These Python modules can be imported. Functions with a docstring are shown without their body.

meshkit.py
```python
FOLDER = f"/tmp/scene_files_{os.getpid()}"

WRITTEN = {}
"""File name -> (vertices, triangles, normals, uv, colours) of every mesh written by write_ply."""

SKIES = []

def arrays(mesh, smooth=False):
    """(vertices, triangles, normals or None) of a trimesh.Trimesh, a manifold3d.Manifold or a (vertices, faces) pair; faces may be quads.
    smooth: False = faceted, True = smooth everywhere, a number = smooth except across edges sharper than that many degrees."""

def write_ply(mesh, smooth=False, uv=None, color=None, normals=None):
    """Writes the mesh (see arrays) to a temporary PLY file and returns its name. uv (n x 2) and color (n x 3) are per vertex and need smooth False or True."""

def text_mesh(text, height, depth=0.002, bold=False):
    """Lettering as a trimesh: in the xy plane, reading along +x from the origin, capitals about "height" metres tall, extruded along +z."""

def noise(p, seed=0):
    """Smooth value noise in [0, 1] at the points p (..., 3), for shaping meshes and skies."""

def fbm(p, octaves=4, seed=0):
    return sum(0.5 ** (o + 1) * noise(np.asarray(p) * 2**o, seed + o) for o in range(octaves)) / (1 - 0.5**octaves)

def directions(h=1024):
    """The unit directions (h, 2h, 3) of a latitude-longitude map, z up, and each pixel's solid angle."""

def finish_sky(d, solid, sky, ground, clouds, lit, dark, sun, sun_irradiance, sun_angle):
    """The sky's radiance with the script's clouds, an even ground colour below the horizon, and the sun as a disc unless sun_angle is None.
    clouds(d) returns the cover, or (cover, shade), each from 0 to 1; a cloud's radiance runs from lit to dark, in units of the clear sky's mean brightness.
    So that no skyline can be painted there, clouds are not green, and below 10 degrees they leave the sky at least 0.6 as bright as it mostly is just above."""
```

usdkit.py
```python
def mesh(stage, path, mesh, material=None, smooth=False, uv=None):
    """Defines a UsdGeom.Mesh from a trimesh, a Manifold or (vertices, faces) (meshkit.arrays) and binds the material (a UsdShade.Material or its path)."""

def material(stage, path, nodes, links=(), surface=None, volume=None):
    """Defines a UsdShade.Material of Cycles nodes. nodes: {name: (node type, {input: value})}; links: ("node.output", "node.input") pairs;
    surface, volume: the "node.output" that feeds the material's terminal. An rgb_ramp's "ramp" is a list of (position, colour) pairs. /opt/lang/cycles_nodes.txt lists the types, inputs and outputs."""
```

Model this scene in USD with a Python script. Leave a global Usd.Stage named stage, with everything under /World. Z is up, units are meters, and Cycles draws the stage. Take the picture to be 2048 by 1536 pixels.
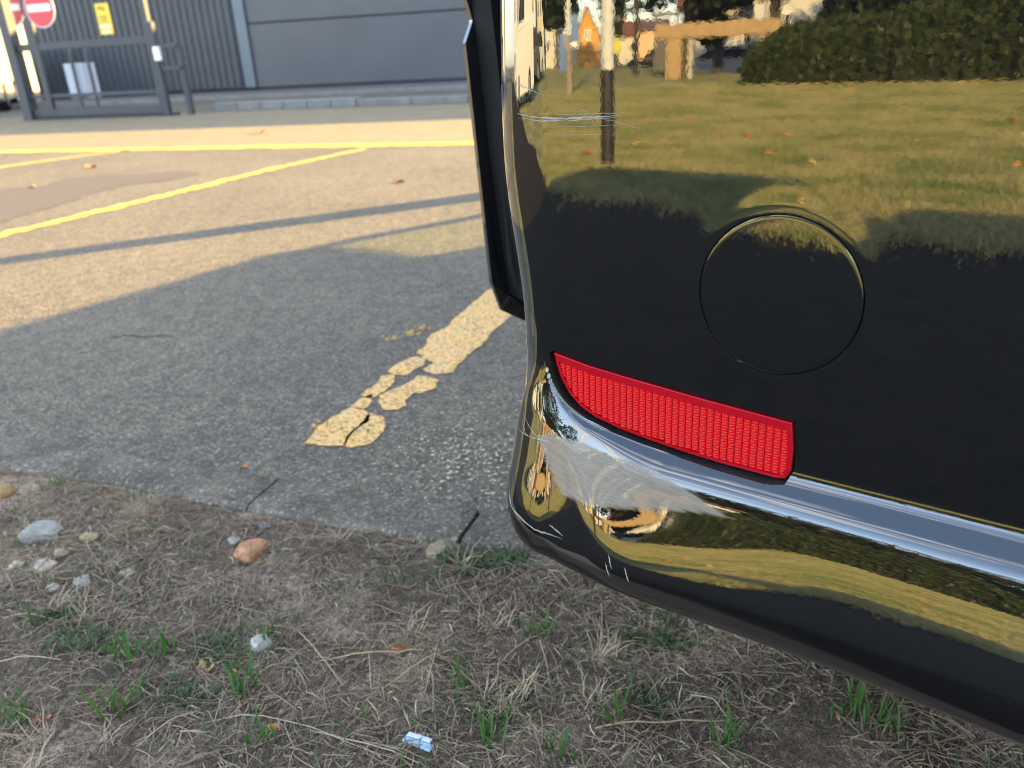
import math, random
import numpy as np, trimesh, usdkit, meshkit
from meshkit import noise, fbm
from scipy.spatial import Delaunay
from shapely.geometry import Polygon, LineString, Point, box as sbox
from shapely import affinity, contains_xy
from pxr import Usd, UsdGeom, UsdLux, UsdShade, Gf, Sdf, Vt

stage = Usd.Stage.CreateInMemory()
UsdGeom.SetStageUpAxis(stage, 'Z'); UsdGeom.SetStageMetersPerUnit(stage, 1.0)
UsdGeom.Xform.Define(stage, '/World'); UsdGeom.Scope.Define(stage, '/World/Looks')
rng = np.random.default_rng(7); random.seed(7)
A = np.array

# ------------------------------------------------------------------ camera, sky, sun
F, CAM_H, Y0, ROLL = 1620., .90, 80., .057
SUN_AZ, SUN_EL = math.radians(66.0), math.radians(17.5)
EXPOSURE = 2.60
V_ = F / ((768 - Y0) / F)
dn = A([ROLL * V_, V_, F]); dn /= np.linalg.norm(dn)          # the plumb line in camera axes
yw = A([0, 0, 1.]) - dn * dn[2]; yw /= np.linalg.norm(yw)
xw = np.cross(dn, yw); xw = xw if xw[0] > 0 else -xw
RT = np.stack([xw, yw, -dn])                                   # world = RT @ (right, down, forward)
CAM = A([0, 0, CAM_H])
cam = UsdGeom.Camera.Define(stage, '/World/camera')
m = np.eye(4); m[0, :3] = RT[:, 0]; m[1, :3] = -RT[:, 1]; m[2, :3] = -RT[:, 2]; m[3, :3] = CAM
cam.AddTransformOp().Set(Gf.Matrix4d(*m.ravel().tolist()))
cam.CreateHorizontalApertureAttr(9.8); cam.CreateVerticalApertureAttr(7.35)
cam.CreateFocalLengthAttr(9.8 * F / 2048); cam.CreateFStopAttr(1.9); cam.CreateFocusDistanceAttr(.80)
cam.CreateClippingRangeAttr(Gf.Vec2f(.02, 2000)); cam.CreateExposureAttr(EXPOSURE)

def material(name, nodes, links=(), surface=None, volume=None):
    return usdkit.material(stage, '/World/Looks/' + name, nodes, links, surface, volume)

dome = UsdLux.DomeLight.Define(stage, '/World/sky')
sky = material('sky_look', {
    'tc': ('texture_coordinate', {}),
    'sky': ('sky_texture', dict(sky_type='single_scattering', sun_disc=False, sun_elevation=SUN_EL, sun_rotation=SUN_AZ, air_density=1.0, aerosol_density=.7, ozone_density=1.3)),
    'map': ('mapping', dict(scale=(1.3, 1.3, 4.2), location=(.35, .1, 0))),
    'n': ('noise_texture', dict(scale=1.9, detail=7, roughness=.58, distortion=.35)),
    'r': ('rgb_ramp', dict(ramp=[(0, (0, 0, 0)), (.50, (0, 0, 0)), (.66, (1, 1, 1)), (1, (1, 1, 1))])),
    'mx': ('mix_color', dict(b=(4.6, 4.6, 4.8))),
    'mul': ('math', dict(math_type='multiply', value2=.85)),
    'hs': ('hsv', dict(saturation=.88)), 'bg': ('background_shader', dict(strength=.128))},
    [('tc.generated', 'map.vector'), ('map.vector', 'n.vector'), ('n.fac', 'r.fac'), ('r.color', 'mul.value1'), ('mul.value', 'mx.fac'),
     ('sky.color', 'hs.color'), ('hs.color', 'mx.a'), ('mx.result', 'bg.color')], surface='bg.background')
UsdShade.MaterialBindingAPI.Apply(dome.GetPrim()).Bind(sky)
sun = UsdLux.DistantLight.Define(stage, '/World/sun')
sun.CreateIntensityAttr(1.16); sun.CreateNormalizeAttr(True); sun.CreateAngleAttr(.5); sun.CreateColorAttr(Gf.Vec3f(1, .705, .27))
SUN = A([math.sin(SUN_AZ) * math.cos(SUN_EL), math.cos(SUN_AZ) * math.cos(SUN_EL), math.sin(SUN_EL)])
sun.AddTransformOp().Set(Gf.Matrix4d().SetRotate(Gf.Rotation(Gf.Vec3d(0, 0, 1), Gf.Vec3d(*SUN.tolist()))))

# ------------------------------------------------------------------ helpers
def ray(x, y):
    v = RT @ A([(x - 1024) / F, (y - 768) / F, 1.]); return v / np.linalg.norm(v)
def G(x, y, z=0.):                                              # a point of the ground
    v = ray(x, y); return CAM + v * ((z - CAM_H) / v[2])
def on_plane(x, y, p0, nrm):
    v = ray(x, y); return CAM + v * (((p0 - CAM) @ nrm) / (v @ nrm))

used = {}
def path_of(name, parent):
    base = (str(parent) if parent else '/World') + '/' + name
    k = used.get(base, -1) + 1; used[base] = k
    return base if k == 0 else f'{base}_{k:03d}'
def tag(prim, label=None, cat=None, group=None, kind=None):
    for k, v in (('label', label), ('category', cat), ('group', group), ('kind', kind)):
        if v: prim.SetCustomDataByKey(k, v)
    return prim
locs = {}
def thing(name, label=None, cat=None, loc=(0, 0, 0), group=None, kind=None):
    p = path_of(name, None); x = UsdGeom.Xform.Define(stage, p); x.AddTranslateOp().Set(Gf.Vec3d(*map(float, loc)))
    locs[p] = A(loc, float); tag(x.GetPrim(), label, cat, group, kind); return p
def obj(name, mesh, mat, parent=None, smooth=False, uv=None, **kw):
    p = path_of(name, parent)
    top = '/'.join(p.split('/')[:3])
    v, f, n = meshkit.arrays(mesh, smooth)
    if top in locs: v = v - locs[top]
    mm = UsdGeom.Mesh.Define(stage, p)
    mm.CreatePointsAttr(Vt.Vec3fArray.FromNumpy(v.astype(np.float32)))
    mm.CreateFaceVertexCountsAttr(Vt.IntArray.FromNumpy(np.full(len(f), 3, np.int32)))
    mm.CreateFaceVertexIndicesAttr(Vt.IntArray.FromNumpy(np.asarray(f, np.int32).ravel())); mm.CreateSubdivisionSchemeAttr('none')
    nn = kw.pop('normals', None); nn = n if nn is None else nn
    if nn is not None:
        mm.CreateNormalsAttr(Vt.Vec3fArray.FromNumpy(np.asarray(nn, np.float32))); mm.SetNormalsInterpolation('vertex')
    for key, val in kw.pop('vars', {}).items():
        UsdGeom.PrimvarsAPI(mm).CreatePrimvar(key, Sdf.ValueTypeNames.FloatArray, 'vertex').Set(Vt.FloatArray.FromNumpy(np.asarray(val, np.float32)))
    UsdShade.MaterialBindingAPI.Apply(mm.GetPrim()).Bind(mat)
    tag(mm.GetPrim(), kw.get('label'), kw.get('cat'), kw.get('group'), kw.get('kind'))
    return p
def copy_of(src, name, loc, rotz=0, scale=1, label=None, group=None, kind=None, cat=None):
    p = path_of(name, None); x = UsdGeom.Xform.Define(stage, p)
    x.AddTranslateOp().Set(Gf.Vec3d(*map(float, loc))); x.AddRotateZOp().Set(float(rotz)); x.AddScaleOp().Set(Gf.Vec3f(scale, scale, scale))
    pr = x.GetPrim(); pr.GetReferences().AddInternalReference(src); pr.SetInstanceable(True); tag(pr, label, cat, group, kind); return p
cat_ = trimesh.util.concatenate
def tm(v, f): return trimesh.Trimesh(np.asarray(v, float), np.asarray(f), process=False)
def frame_of(x):                                                # a unit x axis and its horizontal normal
    x = A(x, float); x = x / np.linalg.norm(x); z = A([0, 0, 1.]); return np.stack([x, np.cross(z, x), z], 1)
def obox(c, size, x=(1, 0, 0), R=None, ch=0.):                  # an oriented box, its edges chamfered when ch > 0
    R = frame_of(x) if R is None else R
    sx, sy, sz = A(size) / 2
    if ch <= 0:
        b = trimesh.creation.box(2 * A([sx, sy, sz]))
    else:
        pts = []
        for i in (-1, 1):
            for j in (-1, 1):
                for k in (-1, 1):
                    pts += [(i * sx, j * (sy - ch), k * (sz - ch)), (i * (sx - ch), j * sy, k * (sz - ch)), (i * (sx - ch), j * (sy - ch), k * sz)]
        b = trimesh.convex.convex_hull(A(pts))
    return tm(b.vertices @ R.T + A(c), b.faces)
def tube(pts, rad, sides=6, cap=True):
    p = A(pts, float); n = len(p); r = np.broadcast_to(A(rad, float), (n,))
    t = np.gradient(p, axis=0); t /= np.linalg.norm(t, axis=1, keepdims=True) + 1e-12
    ref = A([0, 0, 1.]) if abs(t[:, 2]).mean() < .8 else A([1., 0, 0])
    a = np.cross(t, ref); a /= np.linalg.norm(a, axis=1, keepdims=True) + 1e-12; b = np.cross(t, a)
    ang = np.arange(sides) * 2 * np.pi / sides
    v = (p[:, None] + r[:, None, None] * (np.cos(ang)[None, :, None] * a[:, None] + np.sin(ang)[None, :, None] * b[:, None])).reshape(-1, 3)
    f = []
    for i in range(n - 1):
        for j in range(sides):
            k = (j + 1) % sides
            f += [[i * sides + j, (i + 1) * sides + k, i * sides + k], [i * sides + j, (i + 1) * sides + j, (i + 1) * sides + k]]
    if cap:
        for e, s in ((0, 1), (n - 1, -1)):
            c = len(v); v = np.vstack([v, p[e]])
            for j in range(sides):
                k = (j + 1) % sides; f.append([c, e * sides + (j if s > 0 else k), e * sides + (k if s > 0 else j)])
    return tm(v, f)
def flat_poly(poly, z):                                        # a sheet of a shapely polygon at height z
    v, f = trimesh.creation.triangulate_polygon(poly, engine='earcut'); return tm(np.c_[v, np.full(len(v), z)], f)
def prism(pts2, origin, x, up, depth):                         # an outline in the plane (x, up), given thickness along x cross up
    x = A(x, float); up = A(up, float); nrm = np.cross(x, up); e = trimesh.creation.extrude_polygon(Polygon(pts2), depth, engine='earcut')
    return tm(A(origin) + e.vertices @ np.stack([x, up, nrm]), e.faces)
def grid_mesh(P, closed=False):                                 # P (n, m, 3) -> mesh
    n, k = P.shape[:2]; i, j = np.meshgrid(np.arange(n - 1), np.arange(k - 1), indexing='ij'); a = (i * k + j).ravel()
    return tm(P.reshape(-1, 3), np.vstack([np.c_[a, a + k, a + k + 1], np.c_[a, a + k + 1, a + 1]]))

# ------------------------------------------------------------------ materials
def simple(name, col, rough=.6, metallic=0., var=.0, scale=8., bump=0., bscale=60., coat=0., col2=None, detail=5., spec=.5, trans=0.):
    nodes = {'g': ('geometry', {}), 'p': ('principled_bsdf', dict(base_color=col, roughness=rough, metallic=metallic, coat_weight=coat, specular_ior_level=spec))}
    links = []
    if var or col2:
        c2 = col2 or tuple(max(0, c * (1 - var)) for c in col); c1 = col if col2 else tuple(min(1, c * (1 + var)) for c in col)
        nodes['n'] = ('noise_texture', dict(scale=scale, detail=detail, roughness=.62)); nodes['r'] = ('rgb_ramp', dict(ramp=[(.3, c2), (.7, c1)]))
        links += [('g.position', 'n.vector'), ('n.fac', 'r.fac'), ('r.color', 'p.base_color')]
    if bump:
        nodes['bn'] = ('noise_texture', dict(scale=bscale, detail=4)); nodes['b'] = ('bump', dict(strength=1., distance=bump))
        links += [('g.position', 'bn.vector'), ('bn.fac', 'b.height'), ('b.normal', 'p.normal')]
    return material(name, nodes, links, 'p.BSDF')
def islands(name, stops, rough=.7, translucent=0., spec=.4):    # a colour of its own for every piece of a mesh
    nodes = {'g': ('geometry', {}), 'r': ('rgb_ramp', dict(ramp=stops)), 'p': ('principled_bsdf', dict(roughness=rough, specular_ior_level=spec))}
    links = [('g.random_per_island', 'r.fac'), ('r.color', 'p.base_color')]
    if translucent:
        nodes['t'] = ('translucent_bsdf', {}); nodes['m'] = ('mix_closure', dict(fac=translucent))
        links += [('r.color', 't.color'), ('p.BSDF', 'm.closure1'), ('t.BSDF', 'm.closure2')]
        return material(name, nodes, links, 'm.closure')
    return material(name, nodes, links, 'p.BSDF')

ASPH = material('asphalt', {
    'g': ('geometry', {}),
    'v': ('voronoi_texture', dict(scale=170., randomness=1.)), 'vr': ('rgb_ramp', dict(ramp=[(0, (.080, .068, .050)), (.55, (.146, .123, .090)), (.8, (.195, .164, .119)), (.93, (.25, .21, .15)), (1, (.36, .31, .225))])),
    'sep': ('separate_color', {}),
    'n': ('noise_texture', dict(scale=.9, detail=6, roughness=.6)), 'nr': ('rgb_ramp', dict(ramp=[(.3, (.80, .79, .80)), (.7, (1.12, 1.1, 1.06))])),
    'n2': ('noise_texture', dict(scale=14., detail=5, roughness=.65)), 'n2r': ('rgb_ramp', dict(ramp=[(.28, (.72, .72, .73)), (.5, (1, 1, 1)), (.72, (1.25, 1.24, 1.21))])),
    'm1': ('mix_color', dict(blend_type='multiply', fac=1., use_clamp=False)), 'm2': ('mix_color', dict(blend_type='multiply', fac=1., use_clamp=False)),
    # an old brown oil stain with a shape of its own
    'st': ('mapping', dict(mapping_type='point')), 'sg': ('noise_texture', dict(scale=1.1, detail=4)),
    'bn': ('noise_texture', dict(scale=110., detail=3)), 'add': ('math', dict(math_type='add')),
    'b': ('bump', dict(strength=.8, distance=.004)), 'p': ('principled_bsdf', dict(roughness=.82, specular_ior_level=.35))},
    [('g.position', 'v.vector'), ('v.color', 'sep.color'), ('sep.r', 'vr.fac'), ('g.position', 'n.vector'), ('n.fac', 'nr.fac'), ('g.position', 'n2.vector'), ('n2.fac', 'n2r.fac'),
     ('vr.color', 'm1.a'), ('nr.color', 'm1.b'), ('m1.result', 'm2.a'), ('n2r.color', 'm2.b'), ('m2.result', 'p.base_color'),
     ('v.distance', 'add.value1'), ('g.position', 'bn.vector'), ('bn.fac', 'add.value2'), ('add.value', 'b.height'), ('b.normal', 'p.normal')], 'p.BSDF')
KERB = material('kerb_concrete', {
    'g': ('geometry', {}), 'v': ('voronoi_texture', dict(scale=190.)), 'sep': ('separate_color', {}), 'vr': ('rgb_ramp', dict(ramp=[(0, (.105, .086, .064)), (.6, (.15, .125, .095)), (.9, (.20, .168, .13)), (1, (.32, .28, .22))])),
    'n': ('noise_texture', dict(scale=8., detail=7, roughness=.66)), 'nr': ('rgb_ramp', dict(ramp=[(.3, (.55, .53, .50)), (.5, (1, 1, 1)), (.7, (1.35, 1.33, 1.28))])), 'm': ('mix_color', dict(blend_type='multiply', fac=1., use_clamp=False)),
    'bn': ('noise_texture', dict(scale=90., detail=5)), 'b': ('bump', dict(strength=1., distance=.006)), 'p': ('principled_bsdf', dict(roughness=.93, specular_ior_level=.25))},
    [('g.position', 'v.vector'), ('v.color', 'sep.color'), ('sep.r', 'vr.fac'), ('g.position', 'n.vector'), ('n.fac', 'nr.fac'), ('vr.color', 'm.a'), ('nr.color', 'm.b'), ('m.result', 'p.base_color'), ('g.position', 'bn.vector'), ('bn.fac', 'b.height'), ('b.normal', 'p.normal')], 'p.BSDF')
SOIL = material('soil', {
    'g': ('geometry', {}), 'n': ('noise_texture', dict(scale=9., detail=8, roughness=.7)), 'n2': ('noise_texture', dict(scale=130., detail=5, roughness=.72)), 'v': ('voronoi_texture', dict(scale=260.)),
    'r': ('rgb_ramp', dict(ramp=[(.25, (.27, .185, .13)), (.5, (.54, .39, .28)), (.75, (.74, .57, .43))])), 'r2': ('rgb_ramp', dict(ramp=[(.3, (.45, .44, .43)), (.5, (1, 1, 1)), (.7, (1.5, 1.48, 1.44))])),
    'm': ('mix_color', dict(blend_type='multiply', fac=1., use_clamp=False)), 'ad': ('math', dict(math_type='add')), 'b': ('bump', dict(strength=1., distance=.007)), 'p': ('principled_bsdf', dict(roughness=.95, specular_ior_level=.2))},
    [('g.position', 'n.vector'), ('g.position', 'n2.vector'), ('n.fac', 'r.fac'), ('n2.fac', 'r2.fac'), ('r.color', 'm.a'), ('r2.color', 'm.b'), ('m.result', 'p.base_color'), ('n2.fac', 'ad.value1'), ('g.position', 'v.vector'), ('v.distance', 'ad.value2'), ('ad.value', 'b.height'), ('b.normal', 'p.normal')], 'p.BSDF')
SHADEM = simple('painted_shade', (.026, .020, .013), .95, col2=(.009, .007, .005), scale=11., bump=.008, bscale=70., spec=.2)  # near-black ground colour that stands in for shade in the mirrored view
LAWN = material('lawn_ground', {
    'g': ('geometry', {}), 'n': ('noise_texture', dict(scale=1.1, detail=7, roughness=.65)), 'n2': ('noise_texture', dict(scale=40., detail=5, roughness=.7)),
    'r': ('rgb_ramp', dict(ramp=[(.3, (.15, .165, .06)), (.48, (.26, .255, .10)), (.62, (.38, .335, .17)), (.8, (.42, .345, .20))])), 'r2': ('rgb_ramp', dict(ramp=[(.3, (.55, .55, .55)), (.7, (1.4, 1.4, 1.4))])),
    'm': ('mix_color', dict(blend_type='multiply', fac=1., use_clamp=False)), 'b': ('bump', dict(strength=1., distance=.02)), 'p': ('principled_bsdf', dict(roughness=.95, specular_ior_level=.2))},
    [('g.position', 'n.vector'), ('g.position', 'n2.vector'), ('n.fac', 'r.fac'), ('n2.fac', 'r2.fac'), ('r.color', 'm.a'), ('r2.color', 'm.b'), ('m.result', 'p.base_color'), ('n2.fac', 'b.height'), ('b.normal', 'p.normal')], 'p.BSDF')
def paint_mat(name, c_new, c_old):
    return material(name, {
        'g': ('geometry', {}), 'n': ('noise_texture', dict(scale=16., detail=7, roughness=.7)), 'n2': ('noise_texture', dict(scale=95., detail=4, roughness=.7)),
        'r': ('rgb_ramp', dict(ramp=[(.3, c_old), (.6, c_new)])), 'w': ('rgb_ramp', dict(ramp=[(.38, (.24, .26, .32)), (.445, (.66, .68, .74)), (.53, (1, 1, 1)), (.75, (1.14, 1.14, 1.14))])),
        'm': ('mix_color', dict(blend_type='multiply', fac=1., use_clamp=False)), 'b': ('bump', dict(strength=.6, distance=.002)), 'p': ('principled_bsdf', dict(roughness=.7))},
        [('g.position', 'n.vector'), ('g.position', 'n2.vector'), ('n.fac', 'r.fac'), ('n2.fac', 'w.fac'), ('r.color', 'm.a'), ('w.color', 'm.b'), ('m.result', 'p.base_color'), ('n2.fac', 'b.height'), ('b.normal', 'p.normal')], 'p.BSDF')
YELLOW = paint_mat('yellow_road_paint', (.84, .46, .12), (.74, .49, .21))
YELLOW2 = paint_mat('bright_yellow_road_paint', (.72, .47, .05), (.60, .42, .08))
STAIN = material('brown_stain', {'g': ('geometry', {}), 'n': ('noise_texture', dict(scale=150., detail=4)), 'r': ('rgb_ramp', dict(ramp=[(.3, (.062, .046, .036)), (.7, (.125, .098, .078))])), 'p': ('principled_bsdf', dict(roughness=.85))},
                 [('g.position', 'n.vector'), ('n.fac', 'r.fac'), ('r.color', 'p.base_color')], 'p.BSDF')
FLAKE = islands('faded_paint_flake', [(0, (.50, .52, .32)), (.6, (.60, .60, .38)), (1, (.66, .66, .58))], .8)
STRAW = islands('dry_straw', [(0, (.32, .24, .16)), (.25, (.55, .43, .29)), (.6, (.72, .60, .42)), (.85, (.82, .71, .54)), (1, (.50, .30, .17))], .75, .1)
THATCH = islands('dead_grass', [(0, (.12, .085, .058)), (.35, (.38, .29, .20)), (.75, (.74, .60, .43)), (1, (.90, .77, .57))], .85)
CHAFF = islands('straw_chaff', [(0, (.34, .26, .17)), (.3, (.66, .53, .37)), (.7, (.86, .72, .53)), (1, (.92, .81, .64))], .8)
BLADE = islands('green_blade', [(0, (.06, .15, .03)), (.5, (.10, .24, .05)), (.88, (.17, .33, .08)), (1, (.50, .42, .14))], .5, .3)
WEED = islands('weed_leaf', [(0, (.095, .135, .055)), (.5, (.17, .235, .09)), (1, (.27, .33, .14))], .7, .2)
GRASS = material('lawn_blade', {'g': ('geometry', {}), 'r': ('rgb_ramp', dict(ramp=[(0, (.15, .205, .055)), (.4, (.27, .315, .095)), (.75, (.43, .43, .18)), (1, (.58, .52, .28))])), 'r2': ('rgb_ramp', dict(ramp=[(0, (.38, .345, .16)), (.5, (.55, .48, .26)), (.8, (.70, .61, .39)), (1, (.55, .42, .23))])),
    'n': ('noise_texture', dict(scale=1.25, detail=6, roughness=.66, distortion=.4)), 'nr': ('rgb_ramp', dict(ramp=[(.34, (0, 0, 0)), (.55, (1, 1, 1))])), 'mx': ('mix_color', {}),
    'p': ('principled_bsdf', dict(roughness=.7, specular_ior_level=.3)), 't': ('translucent_bsdf', {}), 'm': ('mix_closure', dict(fac=.2))},
    [('g.random_per_island', 'r.fac'), ('g.random_per_island', 'r2.fac'), ('g.position', 'n.vector'), ('n.fac', 'nr.fac'), ('nr.color', 'mx.fac'), ('r.color', 'mx.a'), ('r2.color', 'mx.b'), ('mx.result', 'p.base_color'), ('mx.result', 't.color'), ('p.BSDF', 'm.closure1'), ('t.BSDF', 'm.closure2')], 'm.closure')
LEAFO = islands('fallen_leaf', [(0, (.45, .15, .04)), (.5, (.55, .24, .07)), (1, (.40, .16, .06))], .7, .2)
GRAVEL = islands('gravel', [(0, (.10, .09, .08)), (.35, (.22, .19, .165)), (.7, (.40, .36, .31)), (.88, (.58, .55, .50)), (.95, (.46, .27, .17)), (1, (.18, .20, .25))], .85)
CLAD = simple('dark_cladding', (.046, .050, .058), .42, .1, var=.12, scale=1.5)
DOORG = simple('garage_door_paint', (.064, .067, .074), .4, .1, var=.1, scale=.8)
FRAME = simple('dark_steel', (.045, .05, .058), .5, .2, var=.1, scale=3.)
CONC = simple('grey_concrete', (.15, .142, .13), .9, var=.25, scale=5., bump=.004, bscale=60)
LIGHTC = simple('light_concrete', (.165, .165, .155), .9, var=.2, scale=6.)
GAPM = simple('dark_gap', (.02, .02, .022), .8)
REDS = simple('sign_red', (.52, .035, .045), .45); WHITES = simple('sign_white', (.72, .72, .70), .45); YELS = simple('sign_yellow', (.72, .50, .02), .45); INK = simple('sign_ink', (.05, .045, .03), .6)
BOXG = simple('pale_grey_box', (.36, .40, .46), .5, var=.06)
BLACKP = simple('black_plastic', (.012, .012, .013), .45, var=.2, scale=40.)
RUBBER = simple('rubber', (.012, .012, .013), .9, spec=.1); RIM = simple('alloy', (.5, .5, .52), .3, .9)
TRIM = simple('door_trim', (.004, .004, .005), .7, spec=.12, var=.2, scale=30.)
# black lacquer: scrape is a worn patch of the lacquer, carried on the mesh
PAINT = material('black_lacquer', {
    'g': ('geometry', {}), 's': ('attribute', dict(attribute='scrape')), 'h': ('attribute', dict(attribute='streak')),
    'op': ('noise_texture', dict(scale=260., detail=1.5)), 'b': ('bump', dict(strength=.5, distance=.000013)),
    'sn': ('noise_texture', dict(scale=900., detail=2)), 'b2': ('bump', dict(strength=.5, distance=.0004)),
    'col': ('mix_color', dict(a=(.0012, .0012, .0014), b=(.17, .145, .118))), 'ro': ('mix_float', dict(a=.012, b=.36)), 'co': ('mix_float', dict(a=1., b=0.)), 'un': ('attribute', dict(attribute='under')), 'uc': ('mix_float', dict(b=.10)), 'ur': ('mix_float', dict(b=.16)),
    'dust': ('noise_texture', dict(scale=1400., detail=2)), 'dr': ('rgb_ramp', dict(ramp=[(.70, (.004, .004, .004)), (.78, (.22, .22, .22))])), 'mx': ('math', dict(math_type='maximum')),
    'p': ('principled_bsdf', dict(ior=1.5, specular_ior_level=.5, coat_roughness=.0, coat_ior=2.25))},
    [('g.position', 'op.vector'), ('op.fac', 'b.height'), ('h.fac', 'b2.height'), ('b.normal', 'b2.normal'), ('b2.normal', 'p.normal'), ('b.normal', 'p.coat_normal'),
     ('g.position', 'dust.vector'), ('dust.fac', 'dr.fac'), ('dr.color', 'mx.value1'), ('s.fac', 'mx.value2'), ('mx.value', 'col.fac'), ('col.result', 'p.base_color'), ('s.fac', 'ro.fac'), ('ro.result', 'ur.a'), ('un.fac', 'ur.fac'), ('ur.result', 'p.roughness'), ('s.fac', 'co.fac'), ('co.result', 'uc.a'), ('un.fac', 'uc.fac'), ('uc.result', 'p.coat_weight')], 'p.BSDF')
PAINT2 = material('black_body_paint', {'p': ('principled_bsdf', dict(base_color=(.0015, .0015, .0017), roughness=.02, ior=1.5, coat_weight=1., coat_roughness=0., coat_ior=2.3))}, [], 'p.BSDF')
SCR = simple('scratch_white', (.24, .23, .215), .5, var=.6, scale=900.)
LENS = material('red_reflector', {'g': ('geometry', {}), 'r': ('rgb_ramp', dict(ramp=[(0, (.50, .004, .004)), (.4, (.84, .010, .008)), (.85, (.97, .022, .016)), (1, (1., .12, .09))])),
    'p': ('principled_bsdf', dict(roughness=.28, ior=1.45, specular_ior_level=.35, coat_weight=.15, coat_roughness=.05))}, [('g.random_per_island', 'r.fac'), ('r.color', 'p.base_color')], 'p.BSDF')
LENSE = material('red_reflector_rim', {'p': ('principled_bsdf', dict(base_color=(.26, .003, .008), roughness=.1, coat_weight=.5, coat_roughness=.02))}, [], 'p.BSDF')
def pane(name, tint, refl=1.):
    return material(name, {'t': ('transparent_bsdf', dict(color=tint)), 'gl': ('glossy_bsdf', dict(roughness=.0, color=(1, 1, 1))), 'lw': ('layer_weight', dict(blend=.5)), 'pw': ('math', dict(math_type='power', value2=5.)), 'f': ('math', dict(math_type='multiply_add', value2=.9, value3=.06)), 'm': ('mix_closure', {})},
                    [('lw.facing', 'pw.value1'), ('pw.value', 'f.value1'), ('f.value', 'm.fac'), ('t.BSDF', 'm.closure1'), ('gl.BSDF', 'm.closure2')], 'm.closure')
GLASS = pane('clear_glass', (.95, .97, .93)); GREENG = pane('green_tinted_glass', (.93, .98, .50)); BLUEG = pane('blue_shade_band', (.30, .52, .50))
SUNBLOCK = pane('sun_blocking_glass', (.03, .035, .035))  # unseen minibus windows, darkened to keep sun off the verge
DARKP = simple('dark_window', (.02, .022, .026), .06)

# ------------------------------------------------------------------ the ground
def line2(p, q): return A(p[:2]), A(q[:2])
KU0, KU1 = G(0, 878), G(1050, 1040)                             # far edge of the kerb
kd = (KU1 - KU0); kd[2] = 0; kd /= np.linalg.norm(kd); kn = A([-kd[1], kd[0], 0.])        # kn points over the asphalt
kw = float((KU1 - G(880, 1083)) @ kn)                           # kerb width
def K(a, b, z=0.): return A([KU1[0], KU1[1], 0]) + kd * a + kn * b + A([0, 0, z])
def quad(pts, z): p = A([(q[0], q[1], z) for q in pts]); return tm(p, [[0, 1, 2], [0, 2, 3]])
obj('ground', quad([(-600, -600), (600, -600), (600, 600), (-600, 600)], -.9), simple('far_ground', (.14, .135, .12), .95, var=.2, scale=.05), kind='structure')
obj('parking_asphalt', quad([K(-160, 0), K(120, 0), K(120, 160), K(-160, 160)], 0), ASPH, kind='structure')
KERBT = thing('kerb', loc=K(0, 0), kind='structure')
jpos = float((G(945, 1045) - K(0, 0)) @ kd)
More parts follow.
